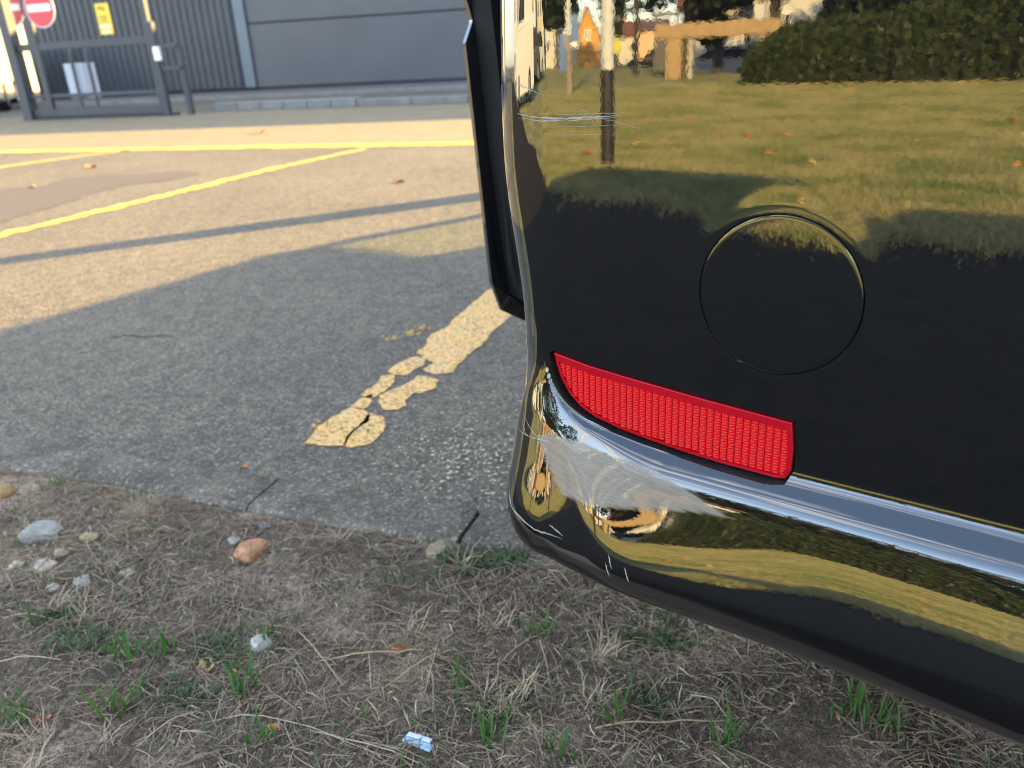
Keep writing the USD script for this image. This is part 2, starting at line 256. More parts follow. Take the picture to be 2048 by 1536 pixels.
for i in range(-9, 5):
    L = .50; a0 = jpos + i * L
    g1, g2 = (.0042 if i == 0 else .0008), (.0042 if i == -1 else .0008)
    bx = obox(K(a0 + L / 2 + (g1 - g2) / 2, -kw / 2 + .004, -.0755 + .0012 * math.sin(i * 2.1)), (L - g1 - g2, kw + .008, .16), kd, ch=.002)
    bx = bx.subdivide().subdivide().subdivide(); bx = bx.subdivide(); v = bx.vertices; cm = v - K(a0 + L / 2, -kw / 2, 0); bx.vertices = v + (fbm(v * 16, 4, 5)[:, None] - .5) * [.010, .010, .006] - np.outer(np.clip((-(cm @ kn) / (kw / 2) - .55) / .45, 0, 1) ** 2 * (.25 + fbm(v * 9, 2, 8)), [0, 0, .016])
    obj('kerb_stone', bx, KERB, KERBT, smooth=40)
obj('joint_bed', obox(K(jpos - 1.25, -kw / 2, -.05), (7.2, kw - .02, .06), kd), GAPM, KERBT)

def soil_h(p):
    q = np.c_[p[..., 0].ravel(), p[..., 1].ravel(), np.zeros(p[..., 0].size)]
    b = -((q - K(0, 0)) @ kn) - kw                               # metres inside the verge
    h = .026 * (fbm(q * 3.2, 3, 1) - .5) + .016 * (fbm(q * 14, 4, 2) - .5) + .009 * (fbm(q * 60, 3, 3) - .5)
    edge = np.clip((b + .02 + .05 * (fbm(q * 7, 3, 9) - .5)) / .08, 0, 1)
    return (-.014 + edge * .022 + h * np.clip(edge + .25, 0, 1)).reshape(p[..., 0].shape)
aa = np.arange(-1.75, 2.3, .0085); bb = np.arange(-kw + .045, -1.25, -.0085)
a_, b_ = np.meshgrid(aa, bb, indexing='ij')
P = K(0, 0) + a_[..., None] * kd + b_[..., None] * kn; P[..., 2] = soil_h(P)
P[..., 2] -= .05 * np.clip((np.abs(a_ - .27) - 1.9) / .12, 0, 1) + .05 * np.clip((-1.12 - b_) / .1, 0, 1)
obj('verge_soil', grid_mesh(P[:, ::-1]), SOIL, smooth=True, kind='structure')
def sheet(poly, z):
    return cat_([flat_poly(g, z) for g in getattr(poly, 'geoms', [poly]) if g.area > 1e-6])
MP = A([.12, .69])
def pol(az, d, z=0.): t = math.radians(az); return A([MP[0] + math.sin(t) * d, MP[1] + math.cos(t) * d, z])
lp = Polygon([K(-38, -kw + .01)[:2], K(6, -kw + .01)[:2], K(30, -9)[:2], pol(-160, 26)[:2], pol(-140, 21)[:2], pol(-128, 24)[:2], pol(-121, 26)[:2], pol(-117, 34)[:2], pol(-113, 40)[:2], pol(-108, 41)[:2]]).buffer(0)
e = trimesh.creation.extrude_polygon(lp, .9, engine='earcut'); e.apply_translation([0, 0, -.922]); obj('lawn', e, LAWN, kind='structure')
street = simple('street_asphalt', (.16, .155, .15), .9, var=.15, scale=2.)
obj('street', quad([(-220, -220), (220, -220), (220, 20), (-220, 20)], -.80), street, kind='structure')

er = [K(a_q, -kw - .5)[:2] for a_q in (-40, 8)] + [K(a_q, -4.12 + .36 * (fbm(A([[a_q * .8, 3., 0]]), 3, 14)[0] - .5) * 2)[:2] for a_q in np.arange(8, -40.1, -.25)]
obj('bare_earth', sheet(Polygon(er).buffer(0), -.016), SHADEM, kind='structure')  # added dark strip: shade of the mirrored verge put into its colour
# painted lines
def strip(px_center, widths, z, wob=.15, seed=0, n=60):         # a ragged painted stripe along ground pixels
    pts = A([G(*p)[:2] for p in px_center]); ls = LineString(pts); w = np.interp(np.linspace(0, 1, n), np.linspace(0, 1, len(widths)), widths)
    lft, rgt = [], []
    for i, t in enumerate(np.linspace(0, 1, n)):
        p = ls.interpolate(t, normalized=True); q = ls.interpolate(min(1, t + .01), normalized=True) if t < .99 else p; q0 = ls.interpolate(max(0, t - .01), normalized=True)
        d = A([q.x - q0.x, q.y - q0.y]); d /= np.linalg.norm(d); nn = A([-d[1], d[0]])
        e = (noise(A([[i * .8, seed, 0.], [i * .8, seed + 9, 0.]])) - .5) * wob
        lft.append(A([p.x, p.y]) + nn * w[i] * (.5 + e[0])); rgt.append(A([p.x, p.y]) - nn * w[i] * (.5 + e[1]))
    return Polygon(lft + rgt[::-1]).buffer(0)
near_px = [  # each flake of the worn stripe, traced on the ground
    [(615, 886), (640, 855), (700, 818), (722, 820), (738, 832), (733, 842), (705, 862), (685, 892), (650, 890)],
    [(690, 893), (700, 872), (728, 846), (742, 830), (762, 838), (768, 852), (757, 872), (735, 888), (705, 894)],
    [(708, 812), (722, 800), (742, 792), (738, 806), (726, 818), (714, 818)],
    [(728, 790), (758, 768), (770, 752), (783, 752), (784, 765), (770, 780), (752, 793), (738, 796)],
    [(763, 795), (778, 785), (820, 768), (838, 754), (852, 756), (872, 762), (868, 776), (840, 786), (825, 788), (806, 802), (808, 812), (794, 820), (772, 820), (762, 808)],
    [(778, 744), (800, 728), (830, 716), (846, 718), (846, 730), (820, 742), (812, 750), (790, 750)],
    [(852, 716), (838, 706), (858, 690), (862, 672), (898, 654), (906, 644), (980, 580), (1040, 580), (1020, 632), (985, 662), (960, 690), (930, 712), (900, 745), (870, 748), (850, 740), (872, 728)]]
near_t = thing('parking_line', 'nearest worn orange yellow parking line, broken into flakes beside the black van', 'road marking', G(800, 760))
for pts in near_px:
    poly = Polygon([G(*p)[:2] for p in pts]).buffer(0).buffer(.008).buffer(-.008).buffer(.006)
    ring = A(poly.exterior.segmentize(.006).coords) if poly.geom_type == 'Polygon' else None
    if ring is not None:
        q = np.c_[ring, np.zeros(len(ring))]; ring = ring + np.c_[noise(q * 70, 1) - .5, noise(q * 70, 2) - .5] * .009; poly = Polygon(ring).buffer(0)
    holes = [Point(*(A(poly.centroid.coords[0]) + np.random.default_rng(hk).normal(0, .035, 2))).buffer(.0008 + .0028 * np.random.default_rng(hk + 50).random(), 3) for hk in range(10)] if poly.area > .001 else []
    for h_ in holes: poly = poly.difference(affinity.scale(h_, 1.8, .7))
    obj('paint_flake', sheet(poly, .0025), YELLOW, near_t)
def pline(label, px, w, seed, wob=.12, n=140, mat=YELLOW2):
    obj('parking_line', sheet(strip(px, w, .004, wob, seed, n), .004), mat, label=label, cat='road marking')
pline('long yellow parking line crossing the sunlit asphalt past the brown stain', [(-60, 488), (0, 471), (300, 399), (550, 337), (730, 298)], [.125, .125, .125, .11, .10], 3, .5)
pline('short yellow line end meeting the far yellow line at the left', [(-60, 350), (0, 335), (180, 310), (260, 301)], [.13, .13, .12, .10], 5, .25)
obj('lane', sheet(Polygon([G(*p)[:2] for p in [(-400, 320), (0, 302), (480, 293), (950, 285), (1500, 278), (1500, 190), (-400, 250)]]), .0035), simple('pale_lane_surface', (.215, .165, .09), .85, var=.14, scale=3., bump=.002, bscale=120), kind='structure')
pline('far yellow line running across below the building shadow', [(-80, 308), (0, 304), (480, 295), (950, 287), (1300, 281)], [.28, .28, .28, .30, .30], 8, .3)
sp = Polygon([G(*p)[:2] for p in [(-60, 395), (0, 380), (90, 372), (130, 358), (240, 350), (330, 345), (380, 344), (392, 350), (340, 360), (250, 372), (170, 392), (90, 418), (20, 438), (-60, 450)]]).buffer(.12).buffer(-.1)
q = A(sp.exterior.segmentize(.03).coords); q3 = np.c_[q, np.zeros(len(q))]; q = q + np.c_[noise(q3 * 7, 1) - .5, noise(q3 * 7, 2) - .5] * .12
obj('oil_stain', sheet(Polygon(q).buffer(0), .003), STAIN, label='brown stain on the sunlit asphalt between two yellow lines', cat='stain')
# crumbs of faded paint in front of the bumper corner
fl = []
for i in range(520):
    c = G(*(A([955, 915]) + rng.normal(0, 1, 2) * [75, 48])) if i < 400 else G(rng.uniform(380, 1040), rng.uniform(720, 1000))
    if (c - K(0, 0)) @ kn < .01: continue
    r = rng.uniform(.0014, .0058) * (1 if i < 400 else .6); an = np.sort(rng.uniform(0, 6.28, 6)); rr = r * rng.uniform(.5, 1.2, 6)
    p = np.c_[c[0] + rr * np.cos(an), c[1] + rr * np.sin(an)]; v = np.r_[np.c_[p, np.full(6, .0045)], [[c[0], c[1], .0052]]]
    fl.append(tm(v, [[6, k, (k + 1) % 6] for k in range(6)]))
obj('paint_crumbs', cat_(fl), FLAKE, kind='stuff', label='crumbs of faded pale paint on the asphalt')

# ------------------------------------------------------------------ the black van: rear corner in detail
PHI = math.radians(37.); DPL = .63; TILT = math.tan(math.radians(.35))
NV = A([-math.sin(PHI), -math.cos(PHI), 0]); E1 = A([math.cos(PHI), -math.sin(PHI), 0]); FW = -NV
OC = A([0, 0, 0.]) - NV * DPL
def car(s, a, z): return OC + np.multiply.outer(s, E1) + np.multiply.outer(a, FW) + np.multiply.outer(z, A([0, 0, 1.]))
S0, LC, SMID = -.418, .097, .44
uu = np.linspace(0, 1.2, 6001); tt = np.clip(uu / LC, 0, 1); al = (math.pi / 2 - .03) * (tt * tt * (3 - 2 * tt) * .6 + tt * .4)
du = uu[1] - uu[0]; sx_ = np.r_[0, np.cumsum(np.cos((al[1:] + al[:-1]) / 2) * du)]; ax_ = np.r_[0, np.cumsum(np.sin((al[1:] + al[:-1]) / 2) * du)]
def plan(sg):
    u = np.clip(S0 - sg, 0, 1.2); ang = np.interp(u, uu, al)
    s = np.where(sg > S0, sg, S0 - np.interp(u, uu, sx_)); a = np.where(sg > S0, 0, np.interp(u, uu, ax_)); return s, a, ang
def sst(x, a, b): t = np.clip((x - a) / (b - a), 0, 1); return t * t * (3 - 2 * t)
# rise of the bumper below its shelf line: tilt of the normal along the arc
tq = np.linspace(0, .80, 8001); th = np.radians(np.interp(tq, [0, .009, .016, .028, .037, .045, .054, .072, .10, .13, .17, .25, .8], [0, 22, 56, 54, 34, 19, 17.2, 16.0, 14.3, 12.8, 10, 4, 2]))
ker = np.exp(-.5 * (np.arange(-60, 61) / 22.) ** 2); th = np.convolve(np.pad(th, 60, mode='edge'), ker / ker.sum(), 'valid'); th = th * np.clip(tq / .003, 0, 1)
rq = np.r_[0, np.cumsum(np.cos(th[:-1]) * (tq[1] - tq[0]))]; ro = np.r_[0, np.cumsum(np.sin(th[:-1]) * (tq[1] - tq[0]))]
SV, ZH, RQ = -.430, .549, .062
def shelf_q(s, z):
    qx, qy = SV - s + RQ, ZH - z + RQ
    return np.minimum(np.maximum(qx, qy), 0) + np.hypot(np.maximum(qx, 0), np.maximum(qy, 0)) - RQ
CRX, CRZ = A([-.56, -.50, -.475, -.455, -.425, -.39, -.34, -.25, -.12, .0, .3]), A([.482, .470, .462, .446, .427, .417, .418, .424, .428, .430, .430]); ZB, ZT = .386, 1.0
CC = A([-.202, .698]); CR = .0672
def off(sg, z):
    s, a, ang = plan(sg)
    w = np.sin(ang) ** 2; wc = sst(-sg, .28, .46); wl = sst(-sg, .435, .47)
    fade = 1 - sst(z, .585 - .085 * wl, .650 - .055 * wl)
    kc = 1 - .87 * sst(-sg, .28, .42)                         # the step shrinks towards the corner
    kc = kc * (1 - .70 * sst(z, .545, .61) * sst(-sg, .38, .43))
    q = shelf_q(sg, z)
    cap = .9 - .80 * sst(-sg, .395, .475); b = kc * np.interp(cap * np.tanh(np.maximum(q, 0) / kc / cap), rq, ro) * fade
    face = .068 * .006 * np.logaddexp(0, (.488 - z) / .006) * sst(-sg, .10, .32) * (1 - sst(-sg, .425, .50))
    zt = np.interp(sg, CRX, CRZ); dz = zt - z; dz = .0035 * np.logaddexp(0, dz / .0035)
    t1 = np.interp(sg, [-.52, -.30, -.10, .02], [.42, .30, .14, .02]); rv = np.maximum(zt - ZB, .02) * 1.02
    tk = np.clip(dz / rv, 0, .995); tuck = t1 * dz + .020 * (1 - np.sqrt(1 - tk ** 4)) + .3 * np.clip(dz - rv * .995, 0, 1)
    side = wc * (1 - .80 * sst(-sg, .435, .505)) * .040 * (1 - sst(z, .385, .60)) + w * (.018 * sst(z, .62, .80) - .006 * sst(z, .82, .98))
    r = np.hypot(sg - CC[0], z - CC[1]); dent = .00035 * np.exp(-((r - .070) / .011) ** 2)
    lean = -(z - .7) * TILT * np.cos(ang)
    return b + face - tuck + side + lean + dent
def surf(sg, z, extra=0.):
    s, a, ang = plan(sg); o = off(sg, z) + extra
    return car(s - np.sin(ang) * o, a - np.cos(ang) * o, z)
def surf_n(sg, z, e=4e-4):
    n = np.cross(surf(sg + e, z) - surf(sg - e, z), surf(sg, z + e) - surf(sg, z - e)); return n / np.linalg.norm(n, axis=-1, keepdims=True)
def unproj(x, y, it=6):                                        # picture point -> (s, z) on the flat of the panel
    v = ray(x, y); P = CAM + v * (-DPL / (v @ NV)); return float((P - OC) @ E1), float(P[2])

lens_px = [(1108, 704), (1180, 731), (1250, 752), (1330, 775), (1400, 795), (1500, 822), (1586, 845), (1588, 900), (1584, 940), (1572, 958), (1550, 956), (1450, 929), (1380, 908), (1300, 881), (1240, 858), (1190, 834), (1160, 812), (1138, 786), (1122, 755), (1113, 728)]
lens_poly = Polygon([unproj(*p) for p in lens_px]).buffer(.002).buffer(-.002)
pocket = lens_poly.buffer(.0018).union(affinity.translate(lens_poly, -.0055, -.0012).buffer(.001)).buffer(.003).buffer(-.003)
pts = []
def grid_pts(s0, s1, z0, z1, hs, hz): a, b = np.meshgrid(np.arange(s0, s1, hs), np.arange(z0, z1, hz), indexing='ij'); return np.c_[a.ravel(), b.ravel()]
pts.append(grid_pts(-.56, .10, .46, .60, .0022, .0012)); pts.append(grid_pts(-.56, .10, ZB, .46, .003, .0018)); pts.append(grid_pts(-.56, .10, .60, ZT, .0028, .004))
pts.append(grid_pts(.10, SMID, ZB, .60, .008, .0018)); pts.append(grid_pts(.10, SMID + .004, .60, ZT, .01, .01)); pts.append(grid_pts(-.80, -.56, ZB, ZT, .012, .003))
edge_z = np.r_[np.arange(ZB, ZT, .002), ZT]
pts.append(np.c_[np.full(len(edge_z), SMID), edge_z]); es = np.arange(-.8, SMID, .003); pts.append(np.c_[es, np.full(len(es), ZT)]); pts.append(np.c_[es, np.full(len(es), ZB)])
pts = np.vstack(pts)
pb = pocket.buffer(.0016); keep = ~contains_xy(pb, pts[:, 0], pts[:, 1]); rr = np.hypot(pts[:, 0] - CC[0], pts[:, 1] - CC[1]); keep &= (rr > CR + .0012)
pts = pts[keep & (pts[:, 0] <= SMID)]
ringp = A(pocket.exterior.segmentize(.0008).coords)[:-1]; ringo = A(pocket.buffer(.0012).exterior.segmentize(.0009).coords)[:-1]
an = np.arange(0, 2 * np.pi, 2 * np.pi / 420); circ = np.c_[CC[0] + CR * np.cos(an), CC[1] + CR * np.sin(an)]; circ2 = np.c_[CC[0] + (CR + .0009) * np.cos(an + .007), CC[1] + (CR + .0009) * np.sin(an + .007)]
pts = np.vstack([pts, ringp, ringo, circ, circ2])
tri = Delaunay(pts).simplices; cen = pts[tri].mean(1)
keep = ~contains_xy(pocket, cen[:, 0], cen[:, 1]) & (np.hypot(cen[:, 0] - CC[0], cen[:, 1] - CC[1]) > CR * math.cos(math.pi / 420) - 1e-6)
tri = tri[keep]
d1 = pts[tri[:, 1]] - pts[tri[:, 0]]; d2 = pts[tri[:, 2]] - pts[tri[:, 0]]; flip = (d1[:, 0] * d2[:, 1] - d1[:, 1] * d2[:, 0]) < 0
tri[flip] = tri[flip][:, ::-1]
BV = surf(pts[:, 0], pts[:, 1]); BN = surf_n(pts[:, 0], pts[:, 1])
# the scraped patch (worn through to primer), in (s, z)
def oz(px, o=.028):
    v = ray(*px); P = CAM + v * ((-DPL + o) / (v @ NV)); return float((P - OC) @ E1), float(P[2])
scr = Polygon([oz(p, o) for p, o in [((1078, 872), .02), ((1100, 868), .02), ((1128, 880), .02), ((1160, 880), .018), ((1215, 905), .018), ((1290, 930), .022), ((1370, 975), .026), ((1465, 1044), .036), ((1380, 1026), .034), ((1290, 1018), .034), ((1200, 1010), .034), ((1130, 985), .03), ((1095, 935), .028)]])
q3 = np.c_[pts[:, 0] * 1, pts[:, 1] * 1, np.zeros(len(pts))]
inside = contains_xy(scr, pts[:, 0], pts[:, 1]); cand = np.where(inside | contains_xy(scr.buffer(.02), pts[:, 0], pts[:, 1]))[0]
scrape = np.zeros(len(pts)); streak = np.zeros(len(pts))
from shapely import points as spoints, distance as sdist
dd = sdist(scr.exterior, spoints(pts[cand])); sd = np.where(inside[cand], dd, -dd)
rot = A([[.955, -.295], [.295, .955]]); st = pts[cand] @ rot.T * A([28, 620]); stq = np.c_[st, np.zeros(len(st))]
nz = noise(stq, 4) * .6 + noise(np.c_[pts[cand] * [90, 900], np.zeros(len(st))], 8) * .4
scrape[cand] = np.clip(sst(sd + (nz - .5) * .005, -.001, .003) * (.62 + .45 * nz), 0, 1); streak[cand] = nz * scrape[cand]

under = 1 - sst(pts[:, 1], np.interp(pts[:, 0], CRX, CRZ) - .004, np.interp(pts[:, 0], CRX, CRZ) + .001)
van_loc = car(SMID, 4.0, 0.)
VAN = thing('minibus', 'black minibus seen from its scraped rear corner, side door open', 'minibus', van_loc)
obj('rear_bumper', tm(BV, tri), PAINT, VAN, normals=BN, vars={'scrape': scrape, 'streak': streak, 'under': under})
mir = BV.copy(); sM = (mir - OC) @ E1; mir = mir + np.outer(2 * (SMID - sM), E1); mn = BN - 2 * np.outer(BN @ E1, E1)
obj('rear_bumper', tm(mir, tri[:, ::-1]), PAINT, VAN, normals=mn, vars={'scrape': np.zeros(len(mir)), 'streak': np.zeros(len(mir)), 'under': under})
# hole walls
def wall(ring, depth, mat, name, parent):
    k = len(ring); front = surf(ring[:, 0], ring[:, 1], -.0001); nn = surf_n(ring[:, 0], ring[:, 1]); s_, a_, an_ = plan(ring[:, 0])
    nn = -np.outer(np.cos(an_), FW) - np.outer(np.sin(an_), E1); back = front - nn * depth
    v = np.vstack([front, back]); i = np.arange(k); j = (i + 1) % k
    return v, np.vstack([np.c_[i, j, j + k], np.c_[i, j + k, i + k]]), back
v, f, back = wall(ringp, .02, BLACKP, '', VAN)
HOUS = obj('reflector_housing', tm(v, f), BLACKP, VAN)
pv, pf = trimesh.creation.triangulate_polygon(pocket.buffer(.001).segmentize(.006), engine='earcut')
obj('housing_back', tm(surf(pv[:, 0], np.maximum(pv[:, 1], .0)) * 0 + (lambda s, a, an: car(s + np.sin(an) * .014, a + np.cos(an) * .014, pv[:, 1]))(*plan(pv[:, 0])), pf), BLACKP, HOUS)
v, f, back = wall(circ, .006, BLACKP, '', VAN); obj('cover_seat', tm(v, f), BLACKP, VAN)
# the round cover
rad = np.r_[0, .02, .04, .055, .062, .0645, .0655, .0660, .0661]; drop = np.r_[0, 0, 0, 0, 0, .00005, .0003, .0011, .004]
ca = np.arange(0, 2 * np.pi, 2 * np.pi / 240); R2, A2 = np.meshgrid(rad * (CR - .0009) / .0661, ca, indexing='ij')
sg, zz = CC[0] + R2 * np.cos(A2), CC[1] + R2 * np.sin(A2); o0 = -(zz - .7) * TILT + .0002 + (zz - CC[1]) * -.006
Pc = car(sg, -(o0 - drop[:, None]), zz); k = len(ca)
f = []
for i in range(len(rad) - 1):
    for j in range(k): q = (j + 1) % k; f += [[i * k + j, (i + 1) * k + j, (i + 1) * k + q], [i * k + j, (i + 1) * k + q, i * k + q]]
nt = trimesh.creation.box((.010, .0016, .0022)); NR = np.stack([E1, A([0, 0, 1.]), NV], 1); nt = tm(nt.vertices @ NR.T + car(CC[0] - .028, .0004, CC[1] - .0606), nt.faces)
obj('round_cover', tm(Pc.reshape(-1, 3), f), PAINT2, VAN, smooth=35, label='flush round cover set in the rear panel')
obj('pry_notch', nt, BLACKP, VAN)
# the red reflector: rim and prisms
def lens_at(sg, z, o): s, a, an = plan(sg); return car(s - np.sin(an) * o, a - np.cos(an) * o, z)
LENO = .0012
rimo = A(lens_poly.exterior.segmentize(.002).coords)[:-1]
inner = lens_poly.buffer(-.0045); topcut = affinity.translate(inner, 0, -.0035).intersection(inner)
def fill(poly, o, h):
    x0, y0, x1, y1 = poly.bounds; gp = grid_pts(x0, x1, y0, y1, h, h); gp = gp[contains_xy(poly.buffer(-h * .5), gp[:, 0], gp[:, 1])]
    rp = A(poly.exterior.segmentize(h).coords)[:-1]; hp = [A(i.segmentize(h).coords)[:-1] for i in poly.interiors]; p = np.vstack([gp, rp] + hp)
    t = Delaunay(p).simplices; c = p[t].mean(1); t = t[contains_xy(poly, c[:, 0], c[:, 1])]
    d1 = p[t[:, 1]] - p[t[:, 0]]; d2 = p[t[:, 2]] - p[t[:, 0]]; fl = (d1[:, 0] * d2[:, 1] - d1[:, 1] * d2[:, 0]) < 0; t[fl] = t[fl][:, ::-1]; return p, t
REF = thing_lens = None
p, t = fill(lens_poly.buffer(-.0012).difference(topcut), 0, .0025); bev = lens_at(p[:, 0], p[:, 1], LENO)
LN = obj('reflector', tm(bev, t), LENSE, VAN, smooth=True, label='long red reflector, tapered at the corner end')
k = len(rimo); ri = A([lens_poly.buffer(-.0012).exterior.interpolate(lens_poly.buffer(-.0012).exterior.project(Point(*q))).coords[0] for q in rimo])
i = np.arange(k); j = (i + 1) % k
v = np.vstack([lens_at(ri[:, 0], ri[:, 1], LENO), lens_at(rimo[:, 0], rimo[:, 1], LENO - .0011), lens_at(rimo[:, 0], rimo[:, 1], LENO - .012)])
ff = np.vstack([np.c_[i, i + k, j + k], np.c_[i, j + k, j], np.c_[i + k, i + 2 * k, j + 2 * k], np.c_[i + k, j + 2 * k, j + k]])
if Polygon(rimo).exterior.is_ccw: ff = ff
obj('reflector_edge', tm(v, ff), LENSE, LN, smooth=50)
# prisms: columns of little three-sided corners
vs, fs = [], []
x0, y0, x1, y1 = topcut.bounds; cw, rh = .0068, .0027; c = 0; n0 = 0
sgc = x1
while sgc > x0 - cw:
    zr = y0 - rh; rowi = 0
    while zr < y1 + rh:
        cell = sbox(sgc - cw + .0005, zr + .0001, sgc - .0002, zr + rh - .0001).intersection(topcut)
        if cell.area > cw * rh * .25 and cell.geom_type == 'Polygon':
            ring = A(cell.exterior.coords)[:-1]
            apex = A([[sgc - cw * (.30 if rowi % 2 else .62), zr + rh * .5]])
            base = lens_at(ring[:, 0], ring[:, 1], LENO - .0006); ap = lens_at(apex[:, 0], apex[:, 1], LENO + .00055)
            nvv = len(ring); vs.append(np.vstack([base, ap])); ccw = Polygon(ring).exterior.is_ccw
            fs += [[n0 + nvv, n0 + (q if ccw else (q + 1) % nvv), n0 + ((q + 1) % nvv if ccw else q)] for q in range(nvv)]; n0 += nvv + 1
        zr += rh; rowi += 1
    sgc -= cw; c += 1
p, t = fill(topcut, 0, .003); obj('prism_bed', tm(lens_at(p[:, 0], p[:, 1], LENO - .0011), t), LENSE, LN, smooth=True)
obj('prism_field', tm(np.vstack(vs), fs), LENS, LN)
# scratches: thin raised ribbons of torn lacquer that follow the surface
def scratch(px, w, o=0., n=24, mat=SCR, jit=.0004, seed=0, oo=None):
    c = A([oz(p, oo if oo is not None else o) for p in px]); ls = LineString(c); t = np.linspace(0, 1, n); pp = A([ls.interpolate(q, normalized=True).coords[0] for q in t])
    r = np.random.default_rng(seed); pp = pp + r.normal(0, jit, pp.shape); d = np.gradient(pp, axis=0); d /= np.linalg.norm(d, axis=1, keepdims=True) + 1e-9; nn = np.c_[-d[:, 1], d[:, 0]]
    ww = w * (np.sin(np.pi * np.clip(t, .03, .97)) ** .6) * r.uniform(.4, 1.2, n)
    l, rr_ = pp + nn * ww[:, None] / 2, pp - nn * ww[:, None] / 2
    a, b = surf(l[:, 0], l[:, 1], .0003), surf(rr_[:, 0], rr_[:, 1], .0003)
    return grid_mesh(np.stack([a, b], 1)), grid_mesh(np.stack([b, a], 1))
def scratch_part(px, w, o=0., seed=0, n=24, jit=.0003):
    obj('scratch', scratch(px, w, o, n, SCR, jit, seed)[0], SCR, VAN)
scratch_part([(1030, 228), (1060, 234), (1110, 237), (1170, 235), (1235, 231)], .0016, 0, 1)
scratch_part([(1033, 236), (1080, 242), (1140, 240), (1230, 236)], .0009, 0, 2)
scratch_part([(1075, 226), (1140, 229), (1250, 226)], .0004, 0, 3)
scratch_part([(1090, 255), (1160, 253), (1240, 250)], .0003, 0, 4)
scratch_part([(1085, 268), (1150, 270), (1215, 268)], .0003, 0, 5)
scratch_part([(1190, 236), (1240, 245), (1290, 262)], .0004, 0, 6)
scratch_part([(1008, 148), (1030, 168), (1070, 184), (1105, 198)], .0007, 0, 7)
scratch_part([(1110, 198), (1170, 222), (1200, 234)], .0003, 0, 8)
for i in range(8):
    x = 1110 + i * 12 + rng.uniform(-4, 4); scratch_part([(x, 238), (x + rng.uniform(4, 9), 246)], .0004, 0, 20 + i, 8)
def proud(px): return .030
for i, (q, w) in enumerate([([(1040, 960), (1060, 1005), (1095, 1038), (1150, 1056)], .0022), ([(1046, 985), (1072, 1020), (1105, 1044), (1140, 1052)], .0010), ([(1120, 1030), (1150, 1050)], .0028), ([(1038, 835), (1060, 862), (1100, 905)], .0012), ([(1035, 870), (1070, 880), (1110, 888)], .0015), ([(1040, 850), (1058, 880)], .001)]):
    scratch_part(q, w * .6, .024, 40 + i)
for i in range(9):
    x, y = rng.uniform(1120, 1330), rng.uniform(920, 1010); L = rng.uniform(20, 90); scratch_part([(x, y), (x + L * .5, y + L * .22), (x + L, y + L * .38)], rng.uniform(.0002, .0007), .03, 60 + i, 14, .00012)
for i, (x, y) in enumerate([(1225, 1100), (1222, 1115), (1260, 1125)]):
    scratch_part([(x, y), (x + 4, y + 14), (x + 9, y + 26)], .0014, .045, 90 + i, 10)

# ------------------------------------------------------------------ the rest of the minibus
SL = float(plan(A([-.80]))[0][0]); SR = 2 * SMID - SL; A0 = .30; AF = 8.45; RH = 1.90; RSH = .13       # flanks, front, roof height, tumblehome
def vbox(s, a, z, ds, da, dz, ch=.01): return obox(car(s, a, z), (ds, da, dz), E1, ch=ch)
ROOFA0, ROOFA1 = .44, 7.08
def side_panel(s, sgn, a0, a1):
    zs = A([.36, .40, .50, .75, 1.0, 1.06]); so = A([.05, .015, .0, -.012, .0, .015])
    aas = np.linspace(a0, a1, 40); P = np.stack([np.stack([car(s - sgn * q, a, z) for z, q in zip(zs, so)]) for a in aas]); return grid_mesh(P if sgn < 0 else P[::-1])
DA0, DA1 = .60, 1.76                                            # the open doorway
for (a0, a1) in ((float(plan(A([-.80]))[1][0]) - .01, DA0), (DA1, 7.9)): obj('side_panel', side_panel(SL - 0., -1, a0, a1), PAINT2, VAN, smooth=40)
obj('side_panel', side_panel(SR, 1, A0, 7.9), PAINT2, VAN, smooth=40)
obj('floor_pan', vbox(SMID, 4.2, .40, SR - SL - .12, 7.6, .06), BLACKP, VAN)
obj('floor_sill', vbox(SMID, .32, .72, SR - SL - .1, .12, .58), BLACKP, VAN)
obj('bonnet', tm(*(lambda h: (h.vertices, h.faces))(trimesh.convex.convex_hull(np.vstack([car(A([SL + .05, SR - .05]), A([7.85] * 2), A([z] * 2)) for z in (.40, 1.08)] + [car(A([SL + .10, SR - .10]), A([AF] * 2), A([z] * 2)) for z in (.42, .78)] + [car(A([SL + .2, SR - .2]), A([AF + .12] * 2), A([z] * 2)) for z in (.46, .66)])))), PAINT2, VAN, smooth=30)
# roof with rounded rear corners
rp = Polygon([(SL + RSH, ROOFA0 + .05), (SL + RSH + .10, ROOFA0 - .16), (SMID, ROOFA0 - .12), (SR - RSH - .10, ROOFA0 - .12), (SR - RSH, ROOFA0 + .05), (SR - RSH, ROOFA1 - .1), (SMID, ROOFA1 + .05), (SL + RSH, ROOFA1)]).buffer(.05).buffer(-.05)
e = trimesh.creation.extrude_polygon(rp, .09, engine='earcut'); ROOF = obj('roof', tm(car(e.vertices[:, 0], e.vertices[:, 1], e.vertices[:, 2] + RH - .09), e.faces[:, ::-1]), PAINT2, VAN, smooth=40)
def post(s0, a0, s1, a1, w=.07, name='pillar', z0=1.04, z1=RH - .08):
    h = trimesh.convex.convex_hull(np.vstack([car(A([s0 - .025, s0 + .025, s0 - .025, s0 + .025]), A([a0 - w, a0 - w, a0 + w, a0 + w]), A([z0] * 4)), car(A([s1 - .025, s1 + .025, s1 - .025, s1 + .025]), A([a1 - w, a1 - w, a1 + w, a1 + w]), A([z1] * 4))]))
    obj(name, h, PAINT2, VAN)
